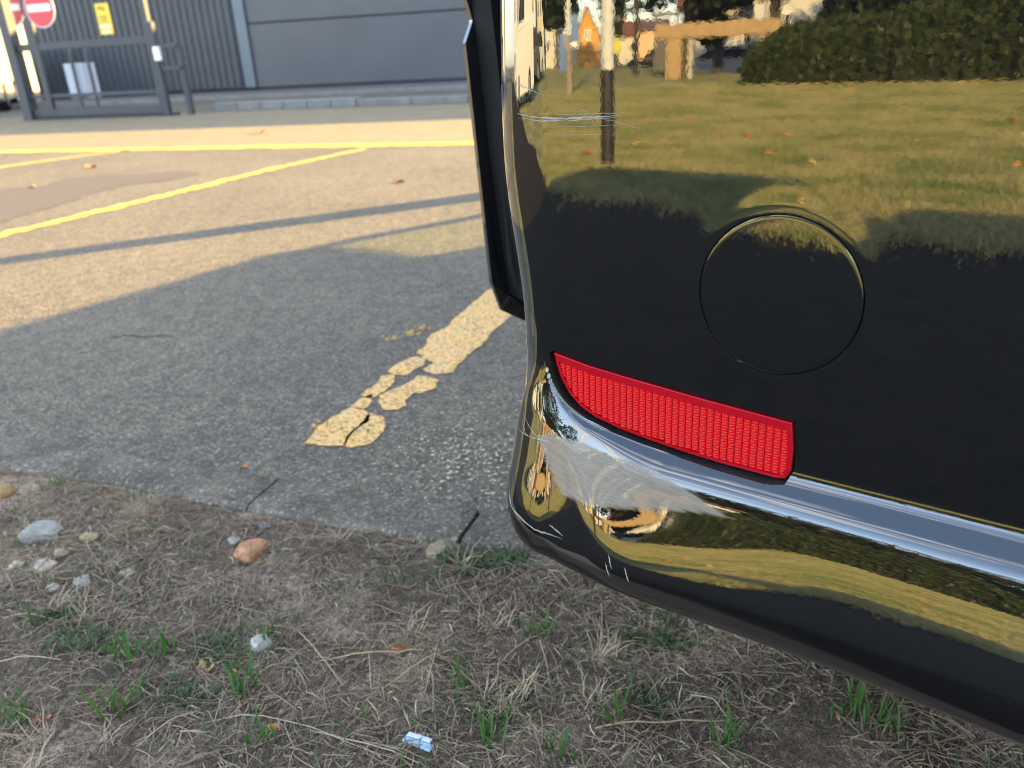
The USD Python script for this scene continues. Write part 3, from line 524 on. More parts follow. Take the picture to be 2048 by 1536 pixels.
for sgn, sb in ((1, SL + .03), (-1, SR - .03)):
    st_ = sb + sgn * (RSH - .02)
    post(sb + .02 * sgn, .22, st_, ROOFA0 + .02, .10)
    for a in ((1.80, 3.3, 4.6, 5.8) if sgn > 0 else (1.5, 3.3, 4.6, 5.8)): post(sb, a, st_, a, .05)
    post(sb, 8.05, st_, ROOFA1 + .05, .08, 'windscreen_pillar')
    for (a0, a1) in (((.40, .60), (1.9, 3.2), (3.4, 4.5), (4.7, 5.7), (5.9, 7.35)) if sgn > 0 else ((.55, 1.42), (1.58, 3.2), (3.4, 4.5), (4.7, 5.7), (5.9, 7.35))):
        q = np.stack([car(sb, a0, 1.07), car(sb, a1, 1.07), car(st_, a1, RH - .10), car(st_, a0, RH - .10)]); obj('side_window', tm(q, [[0, 1, 2], [0, 2, 3]]), SUNBLOCK if 1.5 < a0 < 5.8 else GLASS, VAN)
# tailgate: lower skin above the bumper panel, then glass in a frame
tg = np.stack([car(A([SL + .05, SMID, SR - .05]), A([.0, -.002, .0]) + .004, A([.998] * 3)), car(A([SL + .06, SMID, SR - .06]), A([.05, .04, .05]), A([1.16] * 3)), car(A([SL + .07, SMID, SR - .07]), A([.10, .09, .10]), A([1.19] * 3))])
TG = obj('tailgate', grid_mesh(tg.transpose(1, 0, 2)[::1]), PAINT2, VAN)
for s in (SL + .14, SR - .14): obj('tailgate_frame', obox((car(s, .10, 1.18) + car(s + (.05 if s < 0 else -.05), ROOFA0 - .05, RH - .08)) / 2, (.10, .05, .92), E1, R=(lambda z: np.stack([E1, np.cross(z, E1), z], 1))((lambda d: d / np.linalg.norm(d))(car(0, ROOFA0 - .05, RH - .08) - car(0, .10, 1.18)))), PAINT2, TG)
q = np.stack([car(SL + .18, .10, 1.20), car(SR - .18, .10, 1.20), car(SR - .22, ROOFA0 - .06, RH - .08), car(SL + .22, ROOFA0 - .06, RH - .08)]); obj('rear_window', tm(q, [[0, 1, 2], [0, 2, 3]]), GLASS, TG)
ws = np.stack([car(SL + .10, 8.06, 1.06), car(SR - .10, 8.06, 1.06), car(SR - RSH - .06, ROOFA1 + .05, RH - .080), car(SL + RSH + .06, ROOFA1 + .05, RH - .080)]); obj('windscreen', tm(ws, [[0, 1, 2], [0, 2, 3]]), GREENG, VAN)
wb = np.stack([ws[3], ws[2], car(SR - RSH - .05, ROOFA1 + .035, RH - .066), car(SL + RSH + .05, ROOFA1 + .035, RH - .066)]); obj('shade_band', tm(wb, [[0, 1, 2], [0, 2, 3]]), BLUEG, VAN)
for a in (1.55, 6.9):
    for s in (SL + .14, SR - .14):
        w_ = trimesh.creation.cylinder(.34, .22, sections=48); Rw = np.stack([FW, A([0, 0, 1.]), E1], 1)
        W = obj('wheel', tm(w_.vertices @ Rw.T + car(s, a, .34), w_.faces), RUBBER, VAN, smooth=40)
        w2 = trimesh.creation.cylinder(.22, .235, sections=40); obj('rim', tm(w2.vertices @ Rw.T + car(s, a, .34), w2.faces), RIM, W, smooth=40)
for a in (2.6, 4.0, 5.4, 6.6):
    for s in ((SL + .45, SR - .45) if a > 3 else (SL + .45,)):
        S_ = obj('seat', cat_([vbox(s, a, .62, .5, .5, .16, .04), vbox(s, a - .24, .98, .5, .12, .62, .04)]), TRIM, VAN)
# the open door: skin, trim, glass in a frame; it swings about a hinge at its front edge
DOPEN, DL = math.radians(25.), 1.20
dpt = G(990, 620, .45)                                          # its rear edge stands on this line of sight
def solve_door():
    best = None
    for t in np.linspace(1.0, 2.4, 281):
        h = car(SL, t, 0.); u = -FW * math.cos(DOPEN) - E1 * math.sin(DOPEN); e = h + u * DL
        px = RT.T @ (A([e[0], e[1], .45]) - CAM); x = 1024 + F * px[0] / px[2]
        if best is None or abs(x - 977) < best[0]: best = (abs(x - 977), t)
    return best[1]
HT = solve_door(); hinge = car(SL, HT, 0.); du_ = -FW * math.cos(DOPEN) - E1 * math.sin(DOPEN); dout = np.cross(du_, A([0, 0, 1.])); dout = dout if dout @ -E1 > 0 else -dout
def dr(u, o, z): return hinge + np.multiply.outer(u, du_) + np.multiply.outer(o, dout) + np.multiply.outer(z, A([0, 0, 1.]))
def dslab(out, o0, o1, ch=.0):
    e = trimesh.creation.extrude_polygon(Polygon(out).buffer(.012).buffer(-.012), o1 - o0, engine='earcut'); v = e.vertices
    return tm(dr(v[:, 0], v[:, 2] + o0, v[:, 1]), e.faces if np.linalg.det(np.stack([du_, A([0, 0, 1.]), dout])) > 0 else e.faces[:, ::-1])
skin = [(0, .335), (DL - .10, .335), (DL - .02, .385), (DL, .45), (DL + .012, .70), (DL + .022, .90), (DL + .005, .935), (DL + .035, 1.05), (0, 1.05)]
DOOR = obj('side_door', dslab(skin, -.012, .0), PAINT2, VAN, label='black side door standing open')
obj('door_trim', dslab([(.03, .36), (DL - .11, .36), (DL - .04, .42), (DL - .03, .50), (DL - .012, .70), (DL - .0, .90), (DL + .01, 1.03), (.03, 1.03)], -.085, -.0125), TRIM, DOOR, smooth=30)
obj('door_pad', dslab([(.10, .47), (DL - .16, .47), (DL - .11, .55), (DL - .09, .80), (DL - .11, .96), (.10, .96)], -.115, -.086), TRIM, DOOR, smooth=30)
obj('door_frame', dslab([(.02, 1.051), (DL, 1.051), (DL - .04, 1.30), (DL - .16, 1.76), (.2, 1.80), (.02, 1.75)], -.05, -.01) if False else cat_([obox(dr(DL + .03, -.03, 1.40), (.09, .06, .72), du_), obox(dr(.05, -.03, 1.40), (.06, .04, .72), du_), obox(dr(DL / 2, -.03, 1.78), (DL - .06, .04, .06), du_)]), PAINT2, DOOR)
q = np.stack([dr(.09, -.03, 1.06), dr(DL - .10, -.03, 1.06), dr(DL - .10, -.03, 1.74), dr(.09, -.03, 1.74)]); obj('door_window', tm(q, [[0, 1, 2], [0, 2, 3]]), GLASS, DOOR)
obj('door_seal', tube(np.stack([dr(a, -.05, z) for a, z in [(DL - .03, 1.0), (DL - .012, .75), (DL - .03, .49), (DL - .05, .42), (DL - .12, .365), (.2, .36)]]), .010, 8), RUBBER, DOOR, smooth=60)

# ------------------------------------------------------------------ the building, the gate and what hangs there
wb0, wb1 = G(515, 187), G(940, 168); wx = wb1 - wb0; wx[2] = 0; wx /= np.linalg.norm(wx); wn = A([wx[1], -wx[0], 0.])       # wn faces the camera
def W(u, o, z): return A([wb0[0], wb0[1], 0]) + wx * u + wn * o + A([0, 0, z])
def wu(x, y): return float((on_plane(x, y, wb0, wn) - wb0) @ wx)
def wz(x, y): return float(on_plane(x, y, wb0, wn)[2])
BH = 4.46; uL = wu(62, 110); ujl, ujr = wu(480, 100), wu(506, 100); uR = 24.
BLD = thing('warehouse', 'dark grey metal clad warehouse with a sectional garage door, behind the gate', 'building', W((uL + uR) / 2, -8, 0))
obj('core', obox(W((uL + uR) / 2, -8.2, BH / 2), (uR - uL, 16, BH), wx), CLAD, BLD)
obj('plinth', obox(W((uL + uR) / 2, -.10, .07), (uR - uL, .2, .14), wx), GAPM, BLD)
k = 0; u = uL; pw = .195
while u < ujl - .02:
    w_ = min(pw, ujl - u)
    prof = Polygon([(0, 0), (w_ * .62, 0), (w_ * .70, .035), (w_ * .92, .035), (w_, 0), (w_, -.02), (0, -.02)])
    e = trimesh.creation.extrude_polygon(prof, BH - .16, engine='earcut'); v = e.vertices
    obj('cladding_panel', tm(A([0, 0, .16]) + W(u, .03, 0) + np.outer(v[:, 0], wx) + np.outer(v[:, 1], wn) + np.outer(v[:, 2], A([0, 0, 1.])), e.faces[:, ::-1]), CLAD, BLD); u += pw
JAMB = obj('door_jamb', obox(W((ujl + ujr) / 2 + .02, .05, 2.1), (ujr - ujl - .06, .14, 3.9), wx, ch=.01), simple('jamb_steel', (.10, .125, .14), .4, .3), BLD)
sh = wz(720, 45); 
for i in range(max(2, int((BH - .4) / sh))): obj('door_section', obox(W((ujr + 9.) / 2, .02, .13 + sh * (i + .5) - (.0)), (9. - ujr, .07, sh - .025), wx, ch=.012), DOORG, BLD)
obj('door_seal', obox(W((ujr + 9.) / 2, .03, .07), (9. - ujr, .06, .11), wx), GAPM, BLD)
u = 9.2
while u < uR:
    obj('cladding_panel', obox(W(u + .24, .03, BH / 2 + .08), (.46, .05, BH - .16), wx, ch=.01), CLAD, BLD); u += .48
obj('parapet', obox(W((uL + uR) / 2, .0, BH + .06), (uR - uL + .2, .3, .14), wx, ch=.01), FRAME, BLD)
# ledge and pale kerb before the wall
cz = [(G(440, 222), G(720, 212))]
ca_, cb_ = cz[0]; kx = cb_ - ca_; kl = np.linalg.norm(kx); kx /= kl
obj('building_ledge', obox(W(8., 1.2, .03), (40, 1.9, .1), wx, ch=.01), CONC, kind='structure')
KB = thing('pale_kerb', loc=(ca_ + cb_) / 2, kind='structure')
for i in range(6): obj('kerb_block', obox(ca_ + kx * (kl * (i + .5) / 6) + A([0, 0, .07]), (kl / 6 - .005, .30, .15), kx, ch=.012), LIGHTC, KB)
for i in range(9): obj('kerb_block', obox(cb_ + kx * (1. * (i + .5)) + A([0, 0, .055]), (.995, .28, .12), kx, ch=.012), CONC, KB)

g0, g1 = G(70, 240), G(338, 231); gx = g1 - g0; gx[2] = 0; GL = np.linalg.norm(gx); gx /= GL; gn = A([gx[1], -gx[0], 0.])
def GP(u, o, z): return A([g0[0], g0[1], 0]) + gx * u + gn * o + A([0, 0, z])
def gu(x, y): P = on_plane(x, y, g0, gn); return float((P - g0) @ gx), float(P[2])
GATE = thing('sliding_gate', 'dark steel sliding gate frame with posts, in front of the warehouse', 'gate', GP(GL / 2, 0, 0))
zm = gu(180, 87)[1]
obj('gate_post', obox(GP(-.05, 0, 1.6), (.20, .20, 3.2), gx, ch=.008), FRAME, GATE)
obj('gate_post', obox(GP(gu(100, 200)[0], .0, 1.55), (.13, .08, 3.0), gx, ch=.006), FRAME, GATE)
obj('gate_post', obox(GP(GL - .06, .0, 1.5), (.11, .10, 3.0), gx, ch=.006), FRAME, GATE)
obj('gate_post', obox(GP(GL + .06, .05, .75), (.07, .1, 1.5), gx, ch=.006), FRAME, GATE)
obj('gate_rail', obox(GP(GL / 2, .0, zm), (GL - .1, .06, .12), gx, ch=.006), FRAME, GATE)
obj('gate_rail', obox(GP(GL / 2, .0, .12), (GL - .1, .07, .13), gx, ch=.006), FRAME, GATE)
obj('gate_rail', obox(GP(GL / 2, .0, .40), (GL - .1, .05, .06), gx, ch=.006), FRAME, GATE)
obj('gate_rail', obox(GP(GL / 2, .0, 2.9), (GL - .1, .06, .10), gx, ch=.006), FRAME, GATE)
for px in (182, 150): obj('gate_upright', obox(GP(gu(px + 12, 200)[0], -.0, .78), (.05, .04, 1.3), gx, ch=.004), FRAME, GATE)
obj('gate_track', obox(GP(GL / 2, .0, .02), (GL + .4, .12, .05), gx), GAPM, GATE)
# catch frame to the right of the gate
bu0, bz0 = gu(320, 92); bu1, bz1 = gu(362, 135)
CT = thing('gate_catch', 'small dark square catch frame with a white lock box beside the gate', 'gate catch', GP(bu1, 0, 0))
obj('catch_post', obox(GP(bu1 + .02, -.02, bz0 / 2), (.09, .09, bz0), gx, ch=.006), FRAME, CT)
for z in (bz0, bz1): obj('catch_arm', obox(GP((bu0 + bu1) / 2 + .02, .06, z), (bu1 - bu0 + .04, .05, .05), gx, ch=.004), FRAME, CT)
obj('catch_plate', obox(GP(bu0 + .03, .06, (bz0 + bz1) / 2), (.05, .05, bz0 - bz1), gx, ch=.004), FRAME, CT)
u_, z_ = gu(324, 107); obj('lock_box', obox(GP(u_, .12, z_), (.12, .07, .22), gx, ch=.01), WHITES, CT)
# signs
def disc_sign(u, z, r, label, name='no_entry_sign', o=.09):
    T = thing(name, label, 'sign', GP(u, o, z))
    def cyl(rad, o2, th, mat, nm):
        e = trimesh.creation.cylinder(rad, th, sections=64); R = np.stack([gx, A([0, 0, 1.]), gn], 1); obj(nm, tm(e.vertices @ R.T + GP(u, o2, z), e.faces), mat, T, smooth=40)
    cyl(r, o, .012, WHITES, 'sign_rim'); cyl(r * .95, o + .005, .01, REDS, 'sign_disc'); obj('sign_bar', obox(GP(u, o + .014, z + .0), (r * 1.58, .008, r * .36), gx, ch=.002), WHITES, T)
u_, z_ = gu(87, 16); r_ = abs(gu(116, 14)[0] - gu(58, 18)[0]) / 2
disc_sign(u_, z_, r_, 'round red no entry sign with a white bar, on the gate')
u2, z2 = gu(-10, 15); disc_sign(u2, z2, r_, 'second red no entry sign, cut off by the left edge of the photo', o=-.3)
ya, yb = gu(195, 8), gu(233, 68); yu, yz, yw_, yh = (ya[0] + yb[0]) / 2, (ya[1] + yb[1]) / 2, abs(gu(226, 40)[0] - gu(201, 42)[0]), abs(ya[1] - yb[1])
YS = thing('notice_sign', 'narrow upright yellow notice sign with small black print, on the gate', 'sign', GP(yu, .08, yz))
obj('sign_plate', obox(GP(yu, .07, yz), (yw_, .01, yh), gx, ch=.003), YELS, YS)
for i, (zz, ww, hh, mt) in enumerate([(.40, .6, .02, INK), (.34, .3, .06, INK), (.31, .5, .05, INK), (.10, .72, .018, INK), (.04, .62, .018, INK), (-.02, .5, .018, INK), (-.09, .66, .018, INK), (-.235, .8, .075, WHITES), (-.41, .55, .06, WHITES)]):
    dx = (.12 if i == 2 else (-.2 if i == 1 else 0)) * yw_
    obj('print_line' if mt is INK else 'white_field', obox(GP(yu + dx, .078, yz + zz * yh), (ww * yw_ * (.6 if i in (1, 2) else 1), .004, hh * yh), gx), mt, YS)
b0, b1 = gu(118, 128), gu(172, 197)
BXT = thing('junction_box', 'pale grey metal box standing behind the gate bars', 'box', GP((b0[0] + b1[0]) / 2, -.2, 0))
bw = abs(gu(166, 160)[0] - gu(128, 163)[0]); bc = (gu(147, 163))
obj('cabinet', obox(GP(bc[0], -.22, bc[1]), (bw, .30, (b0[1] - b1[1])), gx, ch=.012), BOXG, BXT); obj('cabinet_door', obox(GP(bc[0] + .05 * bw, -.065, bc[1]), (bw * .82, .012, (b0[1] - b1[1]) * .93), gx, ch=.004), BOXG, BXT)
obj('cabinet_leg', obox(GP(bc[0], -.22, bc[1] / 2 - .25), (.12, .12, bc[1] - .4), gx), FRAME, BXT)

# ------------------------------------------------------------------ foreground: stones, straw, grass
def soil_at(p):
    p = np.atleast_2d(p); q = np.c_[p[:, :2], np.zeros(len(p))]; return soil_h(q[None])[0]
def verge_pts(n, seed, x0=-1.5, x1=1.25, y0=.30, y1=2.1, lo=.0):
    r = np.random.default_rng(seed); p = np.c_[r.uniform(x0, x1, n), r.uniform(y0, y1, n), np.zeros(n)]
    b = -((p - K(0, 0)) @ kn) - kw; c = (p - CAM) @ RT; x = 1024 + F * c[:, 0] / c[:, 2]; y = 768 + F * c[:, 1] / c[:, 2]
    ok = (b > lo) & (x > -120) & (x < 2160) & (y < 1660); return p[ok], b[ok], r
def tubes(cl, rad, sides=3):                                    # many thin stalks at once: cl (N, S, 3), rad (N, S)
    N, S = cl.shape[:2]; t = np.gradient(cl, axis=1); t /= np.linalg.norm(t, axis=2, keepdims=True) + 1e-9
    a = np.cross(t, A([.13, .21, .97])); a /= np.linalg.norm(a, axis=2, keepdims=True) + 1e-9; b = np.cross(t, a); ang = np.arange(sides) * 2 * np.pi / sides
    v = cl[:, :, None] + rad[:, :, None, None] * (np.cos(ang)[:, None] * a[:, :, None] + np.sin(ang)[:, None] * b[:, :, None])
    i, j, k = np.meshgrid(np.arange(N), np.arange(S - 1), np.arange(sides), indexing='ij'); o = (i * S + j) * sides; k2 = (k + 1) % sides
    f = np.concatenate([np.stack([o + k, o + sides + k, o + sides + k2], -1).reshape(-1, 3), np.stack([o + k, o + sides + k2, o + k2], -1).reshape(-1, 3)])
    return tm(v.reshape(-1, 3), f)
def ribbons(cl, wid, side):                                     # many flat blades: side (N, 3) is the width direction
    N, S = cl.shape[:2]; v = np.stack([cl - side[:, None] * wid[:, :, None] / 2, cl + side[:, None] * wid[:, :, None] / 2], 2)
    i, j = np.meshgrid(np.arange(N), np.arange(S - 1), indexing='ij'); o = ((i * S + j) * 2).ravel()
    return tm(v.reshape(-1, 3), np.vstack([np.c_[o, o + 1, o + 3], np.c_[o, o + 3, o + 2]]))
def lying(n, seed, l0, l1, S, curl, lift, lo=.01, thr=.0, scale=5.):
    p, b, r = verge_pts(n, seed, lo=lo); keep = (fbm(p * scale, 3, 21) + r.uniform(-.12, .12, len(p)) > thr); p = p[keep]; N = len(p)
    L = l0 + (l1 - l0) * r.random(N) ** 2.2; th = r.uniform(0, 2 * np.pi, N); dth = r.normal(0, curl, N); kink = r.normal(0, curl * .8, (N, S))
    ang = th[:, None] + dth[:, None] * np.linspace(-1, 1, S) + np.cumsum(kink, 1) * .5; st = (L / (S - 1))[:, None]
    xy = np.stack([np.cumsum(np.cos(ang) * st, 1), np.cumsum(np.sin(ang) * st, 1)], -1); xy -= xy.mean(1, keepdims=True); cl = np.concatenate([p[:, None, :2] + xy, np.zeros((N, S, 1))], 2)
    cl[..., 2] = soil_at(cl.reshape(-1, 3)).reshape(N, S) + .0012 + np.abs(r.normal(0, 1, (N, 1))) * lift + r.normal(0, lift, (N, 1)) * np.linspace(-1, 1, S) + lift * .6 * np.sin(np.linspace(0, np.pi, S))
    q = cl.reshape(-1, 3); h = soil_at(q).reshape(N, S); cl[..., 2] = np.maximum(cl[..., 2], h + .0004); return cl, r
cl, r = lying(150000, 31, .010, .050, 4, .42, .0022, .006, .43, 6.)
obj('dead_grass', ribbons(cl, np.tile(r.uniform(.0005, .0017, (len(cl), 1)), (1, 4)), (lambda q: q / np.linalg.norm(q, axis=1, keepdims=True))(np.cross(cl[:, -1] - cl[:, 0], [0, 0, 1.]) + [1e-6, 0, 0])), THATCH, kind='stuff', label='matted dead grass fibres on the verge')
cl, r = lying(30000, 32, .018, .10, 6, .17, .005, .012, .40, 5.)
rad = np.tile(r.uniform(.00035, .0012, (len(cl), 1)), (1, 6)) * np.linspace(1.1, .6, 6)
obj('dry_straw', tubes(cl, rad), STRAW, kind='stuff', label='dry straw stalks scattered on the verge')
cl, r = lying(42000, 33, .010, .042, 4, .30, .003, .008, .43, 5.)
obj('straw_chaff', ribbons(cl, np.tile(r.uniform(.0010, .0027, (len(cl), 1)), (1, 4)) * [.7, 1, .9, .4], (lambda q: q / np.linalg.norm(q, axis=1, keepdims=True))(np.cross(cl[:, -1] - cl[:, 0], [0, 0, 1.]) + [1e-6, 0, 0] + np.c_[np.zeros((len(cl), 2)), r.normal(0, .02, len(cl))])), CHAFF, kind='stuff', label='short pale straw chaff on the verge')
pc, b, r = verge_pts(190, 34, lo=.05); pc = pc[fbm(pc * 3.6 + 5, 3, 35) > .48]; nb = 34; base = np.repeat(pc, nb, 0) + np.c_[r.normal(0, .009, (len(pc) * nb, 2)), np.zeros(len(pc) * nb)]; N = len(base); S = 5; t = np.linspace(0, 1, S)
th = r.uniform(0, 6.28, N); L = r.uniform(.014, .055, N); be = r.uniform(.6, 1.5, N); d = np.stack([np.cos(th), np.sin(th), np.zeros(N)], 1); base[:, 2] = soil_at(base); an_ = .3 + be[:, None] * t[None] ** .7; st = (L / (S - 1))[:, None]
cl = base[:, None] + np.cumsum(np.sin(an_) * st, 1)[..., None] * d[:, None] + np.cumsum(np.cos(an_) * st, 1)[..., None] * A([0, 0, 1.]); cl[..., :2] += r.normal(0, .0012, (N, S, 2))
obj('dead_grass_clumps', ribbons(cl, r.uniform(.0007, .0019, (N, 1)) * A([[1, 1, .9, .7, .25]]), np.cross(d, [0, 0, 1.])), CHAFF, kind='stuff', label='rooted clumps of bleached dead grass on the verge')
# a few longer stalks near the bottom, each clearly to be seen
def stalk(px, rad, lift=.012):
    p = A([G(*q) for q in px]); ls = LineString(p[:, :2]); n = 10; c = A([ls.interpolate(t, normalized=True).coords[0] for t in np.linspace(0, 1, n)]); z = soil_at(np.c_[c, np.zeros(n)])
    return np.c_[c, z + rad + lift * np.sin(np.linspace(.15, 2.6, n))]
SK = [[(390, 1460), (480, 1452), (620, 1470), (790, 1536)], [(620, 1470), (760, 1515), (840, 1545)], [(1190, 1470), (1350, 1458), (1450, 1455)], [(745, 1400), (742, 1330), (770, 1285)], [(765, 1395), (860, 1340), (905, 1320)], [(600, 1275), (650, 1340), (690, 1390)],
      [(0, 1240), (60, 1244), (120, 1250)], [(0, 1335), (70, 1335), (130, 1338)], [(640, 1335), (760, 1330), (850, 1322)], [(430, 1465), (450, 1420), (465, 1380)], [(280, 1500), (330, 1470), (400, 1440)], [(850, 1400), (870, 1350), (880, 1300)], [(1000, 1340), (1040, 1310), (1075, 1290)], [(1380, 1400), (1430, 1420), (1460, 1460)]]
SKL = ['longest pale straw stalk, bowed across the bottom left of the verge', 'straw stalk running on from the longest one to the bottom edge', 'pale straw stalk lying level under the bumper at the right', 'upright leaning straw stalk in the bare patch at centre', 'straw stalk slanting up to the right from the bare patch', 'straw stalk slanting down right, left of the bare patch', 'straw stalk at the left edge above the green tufts', 'lower straw stalk at the left edge, left of the weeds', 'level straw stalk right of the pale grey stone', 'short straw stalk standing by the tall tuft', 'straw stalk below the tall tuft at the left', 'thin upright straw stalk right of the bare patch', 'short straw stalk below the bumper corner', 'bent straw stalk beside the tuft under the bumper']
for i, k_ in enumerate(SK): obj('straw_stalk', tube(stalk(k_, .0012 + .0006 * (i % 3)), np.linspace(1.2, .7, 10) * (.0006 + .0003 * (i % 3)), 6), simple(f'straw_tone_{i % 3}', [(.50, .41, .28), (.42, .33, .21), (.36, .24, .14)][i % 3], .7) if i < 3 else UsdShade.Material.Get(stage, f'/World/Looks/straw_tone_{i % 3}'), label=SKL[i], cat='straw')
# gravel
p, b, r = verge_pts(16000, 41, lo=-.02); p = p[(fbm(p * 3.5, 3, 44) > .42)]; ico = trimesh.creation.icosahedron(); N = len(p)
sz = .0012 + .0038 * r.random(N) ** 3; sc = r.uniform(.6, 1.2, (N, 1, 3)) * [1, 1, .65]; v = p[:, None] + ico.vertices[None] * sc * sz[:, None, None] * r.uniform(.8, 1.2, (N, 12, 1)); v[..., 2] += (soil_at(p) + sz * .15)[:, None]
obj('gravel', tm(v.reshape(-1, 3), (ico.faces[None] + (np.arange(N) * 12)[:, None, None]).reshape(-1, 3)), GRAVEL, kind='stuff', label='small gravel and crumbs of earth')
def stone(px, wpx, hpx, col, label, seed, name='stone', flatn=.6, cat='stone'):
    c = G(*px); d = np.linalg.norm(c - CAM); w = wpx / F * d; dpt_ = min(w, hpx / F * d * 1.6); z = float(soil_at(c)[0])
    rs = np.random.default_rng(seed); cut = rs.normal(size=(14, 3)); cut /= np.linalg.norm(cut, axis=1, keepdims=True); s_ = trimesh.creation.icosphere(4); q = s_.vertices.copy()
    for cdir in cut: q = q - np.outer(np.maximum(q @ cdir - rs.uniform(.62, .9), 0), cdir)
    q = q * (1.12 + .10 * (fbm(q * 3.5 + seed * 7.3, 3, seed) - .5)[:, None])
    q = q * [w / 2, dpt_ / 2, min(w, dpt_) / 2 * flatn]; t = math.radians(seed * 37 % 40 - 20); R = A([[math.cos(t), -math.sin(t), 0], [math.sin(t), math.cos(t), 0], [0, 0, 1]])
    mt = simple(f'{name}_tone_{seed}', tuple(min(.8, c_ * .82) * k_ for c_, k_ in zip(col, (1.08, .97, .80))), .85, var=.22, scale=70., bump=.002, bscale=260)
    T = obj(name, tm(q @ R.T + [c[0], c[1], z + min(w, dpt_) / 2 * flatn * .32], s_.faces), mt, smooth=24, label=label, cat=cat)
stone((90, 1077), 78, 34, (.34, .36, .38), 'smooth grey oval pebble on the verge near the left edge', 1)
stone((182, 1083), 30, 20, (.40, .36, .24), 'small cream pebble just right of the grey oval one', 2)
stone((503, 1111), 66, 38, (.46, .24, .14), 'orange brown brick coloured stone lying alone on bare soil', 3)
stone((885, 1113), 60, 36, (.28, .24, .18), 'flat brown stone against the kerb beside the weeds', 4)
stone((10, 992), 34, 30, (.36, .24, .12), 'brown stone cut by the left edge beside the kerb', 5)
stone((95, 1145), 34, 20, (.46, .44, .40), 'pale flat stone in the patch of small white stones', 6)
stone((104, 1182), 24, 22, (.58, .57, .55), 'whitest stone of the patch at the left, split and angular', 7)
stone((163, 1166), 34, 20, (.42, .42, .41), 'light grey stone in the white patch at the left', 8)
stone((256, 1150), 28, 14, (.50, .46, .34), 'yellowish white pebble right of the white patch', 9)
stone((525, 1301), 40, 28, (.46, .47, .48), 'pale grey stone among green blades left of centre', 10)
stone((470, 1088), 24, 14, (.36, .38, .40), 'small bluish stone above the orange stone', 11)
stone((128, 1118), 26, 16, (.34, .27, .20), 'small brown stone below the grey oval pebble', 12)
stone((40, 1140), 26, 16, (.38, .36, .30), 'dull beige stone at the left edge of the white patch', 13)
stone((530, 1058), 24, 16, (.17, .18, .21), 'dark slate stone between kerb and orange stone', 14)
bp = G(838, 1500); zb = float(soil_at(bp)[0])
PS = thing('plastic_scrap', 'torn scrap of pale blue plastic lying at the bottom of the verge', 'litter', bp)
dx_ = (G(868, 1510) - G(812, 1487)); dx_[2] = 0
obj('strip', obox(bp + [0, 0, zb + .006], (np.linalg.norm(dx_), .013, .0022), dx_, ch=.0008), simple('pale_blue_plastic', (.36, .55, .66), .35), PS); obj('fold', obox(bp + [.002, .007, zb + .009], (np.linalg.norm(dx_) * .8, .007, .0018), dx_ + [0, .004, .0], ch=.0006), simple('white_plastic', (.62, .70, .74), .35), PS)
def tuft(px, n, L, label, seed, spread=.012, lean=.9, cat='grass tuft'):
    c = G(*px); c[2] = float(soil_at(c)[0]); r = np.random.default_rng(seed); T = thing('grass_tuft', label, cat, c)
    for i in range(int(n * 1.6)):
        S = 8; th = r.uniform(0, 2 * np.pi); l = L * r.uniform(.5, 1.1); t = np.linspace(0, 1, S); bend = r.uniform(.2, lean) * 1.3; k = bend * t ** 1.5
        d = A([math.cos(th), math.sin(th), 0]); o = c + A([r.normal(0, spread), r.normal(0, spread), -.002]); ang = np.clip(r.uniform(.05, .35) + k, 0, 2.4); st = l / (S - 1)
        cl = o + np.vstack([[0, 0, 0], np.cumsum(np.sin(ang[:-1])[:, None] * d * st + np.cos(ang[:-1])[:, None] * A([0, 0, 1.]) * st, 0)])
        sd_ = np.cross(d, [0, 0, 1.]); tw = r.normal(0, .5); w = r.uniform(.0026, .0052) * np.sin(np.pi * np.clip(.22 + .78 * t, 0, .985)) ** .7
        sdv = np.cos(tw * t)[:, None] * sd_ + np.sin(tw * t)[:, None] * np.cross(sd_, d); mid = cl + np.cross(d, sd_) * 0 + A([0, 0, -1.]) * (w * .18)[:, None]
        P = np.stack([cl - sdv * w[:, None] / 2, mid, cl + sdv * w[:, None] / 2], 1); obj('blade', grid_mesh(P), BLADE, T, smooth=True)
TF = [((262, 1330), 9, .075, 'low spreading green tuft at the left above the dark weeds'), ((238, 1425), 9, .085, 'upright green tuft at the left with a yellowing blade'), ((335, 1322), 8, .085, 'broad bladed green tuft left of centre arching right'), ((488, 1395), 10, .085, 'tall green tuft beside the pale grey stone'), ((540, 1290), 6, .06, 'arching green blades beside the pale grey stone'),
      ((1240, 1455), 6, .085, 'thin upright green shoot below the bumper edge'), ((1452, 1500), 8, .085, 'green tuft under the bumper with a bent yellow stalk'), ((1690, 1440), 10, .085, 'largest green tuft under the bumper at the right'), ((1790, 1470), 7, .07, 'green tuft right of the largest one under the bumper'), ((1262, 1290), 9, .055, 'short dense green tuft close under the bumper corner'),
      ((55, 1440), 8, .055, 'small green tuft at the far left edge near the bottom'), ((985, 1480), 8, .07, 'green tuft at the bottom centre right of the blue scrap'), ((1092, 1282), 6, .05, 'short green shoot below the kerb joint weeds'), ((126, 975), 8, .05, 'small faded tuft against the kerb at the left'), ((95, 1245), 7, .05, 'little green tuft below the white stones'), ((925, 1380), 6, .055, 'sparse green shoot in the straw at centre'), ((530, 1500), 8, .06, 'green tuft at the bottom left of centre'), ((1110, 1525), 7, .06, 'green tuft cut by the bottom edge'), ((800, 1180), 7, .045, 'short tuft left of the kerb weeds'), ((1330, 1250), 6, .05, 'thin tuft in the shade close to the bumper underside')]
for i, t_ in enumerate(TF): tuft(*t_, 100 + i)
p, b, r = verge_pts(15000, 61, lo=-.01); keep = fbm(p * 4.2 + 9, 3, 66) > .48; p = p[keep]; N = len(p)
